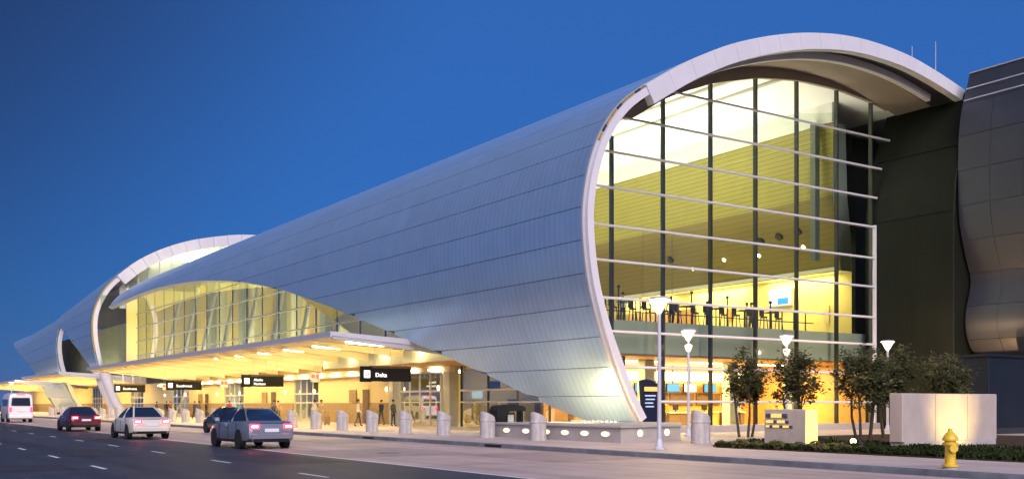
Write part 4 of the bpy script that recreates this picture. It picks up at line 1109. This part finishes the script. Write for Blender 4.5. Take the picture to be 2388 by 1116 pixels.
MB().box(56.785,56.797,49.8,51.8,8.75,9.85).build("screen","screen_white",tv)
MB().box(56.775,56.783,50.0,51.0,8.80,9.25).build("picture_area","screen_blue",tv)
MB().box(56.95,57.0,50.5,51.1,9.1,9.5).build("bracket","dark_metal",tv)
# check-in counters and screens
for i in range(6):
    x=36.4+i*2.5
    o=thing("checkin_counter","wooden check-in counter in the lobby beneath a bright cove","counter",(x+.8,48.6,PZ),"check-in counters in the lobby")
    MB().box(x,x+1.7,48.3,48.95,PZ,1.05).build("front","brown" if i%2 else "orange_wood",o)
    MB().box(x-.06,x+1.76,48.22,49.0,1.052,1.12).build("worktop","column_grey",o)
    MB().box(x+.5,x+.95,48.5,48.56,1.25,1.58).build("monitor","black",o)
    MB().box(x+.68,x+.77,48.52,48.55,1.12,1.26).build("monitor_stand","black",o)
for i,(x,m_) in enumerate(((35.9,"screen_white"),(37.2,"screen_white"),(38.9,"screen_white"),(42.2,"screen_blue"),(43.4,"screen_blue"),(44.9,"screen_blue"),(46.4,"screen_white"),(48.2,"screen_blue"),(50.2,"screen_white"))):
    o=thing("flight_screen","blue glowing flight screen above the counters" if m_=="screen_blue" else "white glowing flight screen above the counters","screen",(x+.5,49.7,2.7),"flight screens above the counters")
    MB().box(x-.03,x+1.08,49.62,49.74,2.40,2.97).build("casing","black",o)
    MB().box(x,x+1.05,49.60,49.618,2.43,2.94).build("display",m_,o)
    MB().box(x+.48,x+.56,49.64,49.70,2.97,4.10).build("hanger","dark_metal",o)

# ------------------------------------------------------------------ people
def person_mesh(seed,walk,shirt,trousers):
    r=random.Random(seed)
    w=walk
    J={'pel':(0,0,.95),'spine':(0,.01,1.15),'chest':(0,0,1.36),'neck':(0,.01,1.50),'head0':(0,-.01,1.58),'head1':(0,-.015,1.70)}
    vs_=[J['pel'],J['spine'],J['chest'],J['neck'],J['head0'],J['head1']]
    rad=[(.155,.11),(.135,.10),(.165,.11),(.055,.055),(.078,.092),(.068,.082)]
    ed=[(0,1),(1,2),(2,3),(3,4),(4,5)]
    for s_ in (-1,1):
        ph=w*s_
        b=len(vs_)
        vs_+= [(s_*.09,0,.90),(s_*.10,-.10*ph-.02*abs(w),.50),(s_*.10,-.20*ph+.10*(ph<0)*abs(w),.09),(s_*.11,-.20*ph-.14+.10*(ph<0)*abs(w),.04)]
        rad+= [(.085,.085),(.058,.058),(.040,.042),(.042,.03)]
        ed+= [(0,b),(b,b+1),(b+1,b+2),(b+2,b+3)]
        b=len(vs_)
        vs_+= [(s_*.19,0,1.41),(s_*.24,.10*ph+.02,1.14),(s_*.23,.16*ph-.10,.90),(s_*.225,.18*ph-.14,.82)]
        rad+= [(.055,.055),(.042,.042),(.032,.032),(.030,.018)]
        ed+= [(2,b),(b,b+1),(b+1,b+2),(b+2,b+3)]
    me=bpy.data.meshes.new("person_base"); me.from_pydata(vs_,ed,[])
    ob=bpy.data.objects.new("person_base",me); col.objects.link(ob)
    md=ob.modifiers.new("Skin",'SKIN'); md.use_smooth_shade=True
    for i,v in enumerate(me.skin_vertices[0].data): v.radius=rad[i]; v.use_root=(i==0)
    ob.modifiers.new("Sub",'SUBSURF').levels=2
    bpy.context.view_layer.update()
    m2=bpy.data.meshes.new_from_object(ob.evaluated_get(bpy.context.evaluated_depsgraph_get()))
    bpy.data.objects.remove(ob); m2.name="body"
    m2.materials.clear()
    for x in (shirt,trousers,"skin","black"): m2.materials.append(M[x])
    for p in m2.polygons:
        c=p.center; z=c.z
        p.material_index = 3 if z<.10 else (2 if (z>1.49 or (z<.90 and abs(c.x)>.185)) else (0 if (z>.96 or abs(c.x)>.185) else 1))
        p.use_smooth=True
    return m2
for n_,c_ in (("cloth_navy",(.02,.03,.08)),("cloth_tan",(.42,.30,.18)),("cloth_red",(.35,.03,.03)),("cloth_white",(.65,.63,.60)),("cloth_grey",(.08,.08,.09)),("cloth_yellow",(.55,.42,.05)),("cloth_blue",(.04,.14,.40))): mat(n_,c_,.8)
def person(x,y,z,rz,label,seed,walk,shirt,trousers,case=None):
    o=thing("person",label,"person",(x,y,z),"travellers by the terminal")
    me=person_mesh(seed,walk,shirt,trousers)
    b=bpy.data.objects.new("body",me); col.objects.link(b); b.parent=o
    mb=MB(); rows=[]
    for zz,rr in ((1.66,.094),(1.72,.100),(1.77,.085),(1.80,.04)):
        rows.append([(x+rr*.86*math.cos(t),y+.012+rr*1.02*math.sin(t),z+zz-.01) for t in np.linspace(0,2*math.pi,12,endpoint=False)])
    mb.grid(rows,close=True); mb.poly(rows[-1]); hb=mb.build("hair","hair",o,smooth=60)
    o.rotation_euler.z=R(rz)
    if case:
        sx,sy=x+.5,y+.15
        s_=thing("suitcase",case[0],"suitcase",(sx,sy,z),"luggage beside travellers")
        MB().cbox(sx-.2,sx+.2,sy-.13,sy+.13,z+.06,z+.66,.03).build("case",case[1],s_)
        MB().tube([(sx-.12,sy+.1,z+.66),(sx-.12,sy+.1,z+.95),(sx+.12,sy+.1,z+.95),(sx+.12,sy+.1,z+.66)],.012,6).build("handle","dark_metal",s_)
        for dx in (-.15,.15): MB().lathe([(.035,-.02),(.035,.02)],(sx+dx,sy,z+.035),8,'x').build("castor","black",s_)
person(28.6,61.5,PZ,60,"person in white top and dark trousers walking to the doors",1,.8,"cloth_white","cloth_grey")
person(27.9,66.0,PZ,-60,"person in tan coat standing beside a brown suitcase",2,.2,"cloth_tan","cloth_tan",("upright brown suitcase beside person in tan coat","wainscot"))
person(29.4,79,PZ,100,"person in grey top walking by the two-line sign",3,.9,"cloth_grey","cloth_navy")
person(28.0,86,PZ,-30,"person in red top standing with a black suitcase",4,.3,"cloth_red","cloth_grey",("upright black suitcase beside person in red top","black"))
person(27.6,93.5,PZ,200,"person in dark clothes standing beneath the one-line sign",5,.4,"cloth_grey","black")
person(29.0,99.5,PZ,30,"person in navy jacket walking under the canopy",6,.9,"cloth_navy","black")
person(28.2,106.5,PZ,160,"person in black clothes near the red signal",7,.6,"black","cloth_grey")
person(40.6,45.2,PZ+.012,150,"person in yellow top standing in the lobby",8,.3,"cloth_yellow","cloth_grey")
person(42.0,46.8,PZ+.012,190,"person in red top queuing in the lobby",9,.2,"cloth_red","cloth_navy")
person(36.4,46.2,PZ+.012,60,"person in blue top standing behind the kiosk in the lobby",10,.4,"cloth_blue","cloth_grey")
person(47.0,45.4,PZ+.012,170,"person in white top near the lobby column",11,.5,"cloth_white","cloth_navy")
person(34.6,44.6,PZ+.012,20,"person in tan top walking in the lobby near the arch",12,.9,"cloth_tan","cloth_grey")

tops=["cloth_grey","cloth_navy","cloth_white","cloth_tan","cloth_blue","black","cloth_red","cloth_grey"]; nm={"cloth_grey":"grey","cloth_navy":"navy","cloth_white":"white","cloth_tan":"tan","cloth_blue":"blue","black":"black","cloth_red":"red"}
spots=((30.8,60.8,"by the first glass doors"),(31.6,64.2,"beside the glass doors nearest the sign reading Delta"),(30.0,72.2,"before the brown service door"),(31.2,83.0,"at the second glass doors"),(29.8,88.5,"along the cream wall past the second doors"),(31.0,102.5,"at the third glass doors"),(29.6,110.5,"by the third stretch of cream wall"),(31.0,121.5,"near the leaning legs"))
for i,((x,y,w_),t_) in enumerate(zip(spots,tops)):
    person(x,y,PZ,[20,200,95,-40,170,60,250,110][i],"person in %s top standing %s"%(nm[t_],w_),20+i,[.2,.7,.9,.3,.8,.2,.6,.4][i],t_,"cloth_grey" if i%2 else "cloth_navy")
for i,(x,y,l) in enumerate(((26.6,63.8,"steel litter bin beneath the canopy by the Delta sign"),(26.6,84.2,"steel litter bin beneath the canopy past the two-line sign"),(26.6,103.5,"steel litter bin beneath the canopy near the red signal"))):
    o=thing("litter_bin",l,"bin",(x,y,PZ),"litter bins under the canopy")
    MB().lathe([(.26,0),(.28,.05),(.28,.85),(.25,.88)],(x,y,PZ),16).build("body","column_grey",o,smooth=40)
    MB().lathe([(.30,.88),(.30,.93),(.18,1.03),(.10,1.05)],(x,y,PZ),16).build("lid","dark_metal",o,smooth=40)
    MB().box(x-.29,x-.24,y-.12,y+.12,PZ+.68,PZ+.80).build("slot","black",o)

person(35.6,42.9,5.9,170,"person in white top standing among the mezzanine tables",40,.2,"cloth_white","cloth_grey")
person(39.3,43.1,5.9,120,"person in navy top walking among the mezzanine tables",41,.8,"cloth_navy","black")
person(45.6,43.0,5.9,200,"person in red top at the mezzanine's far tables",42,.3,"cloth_red","cloth_navy")
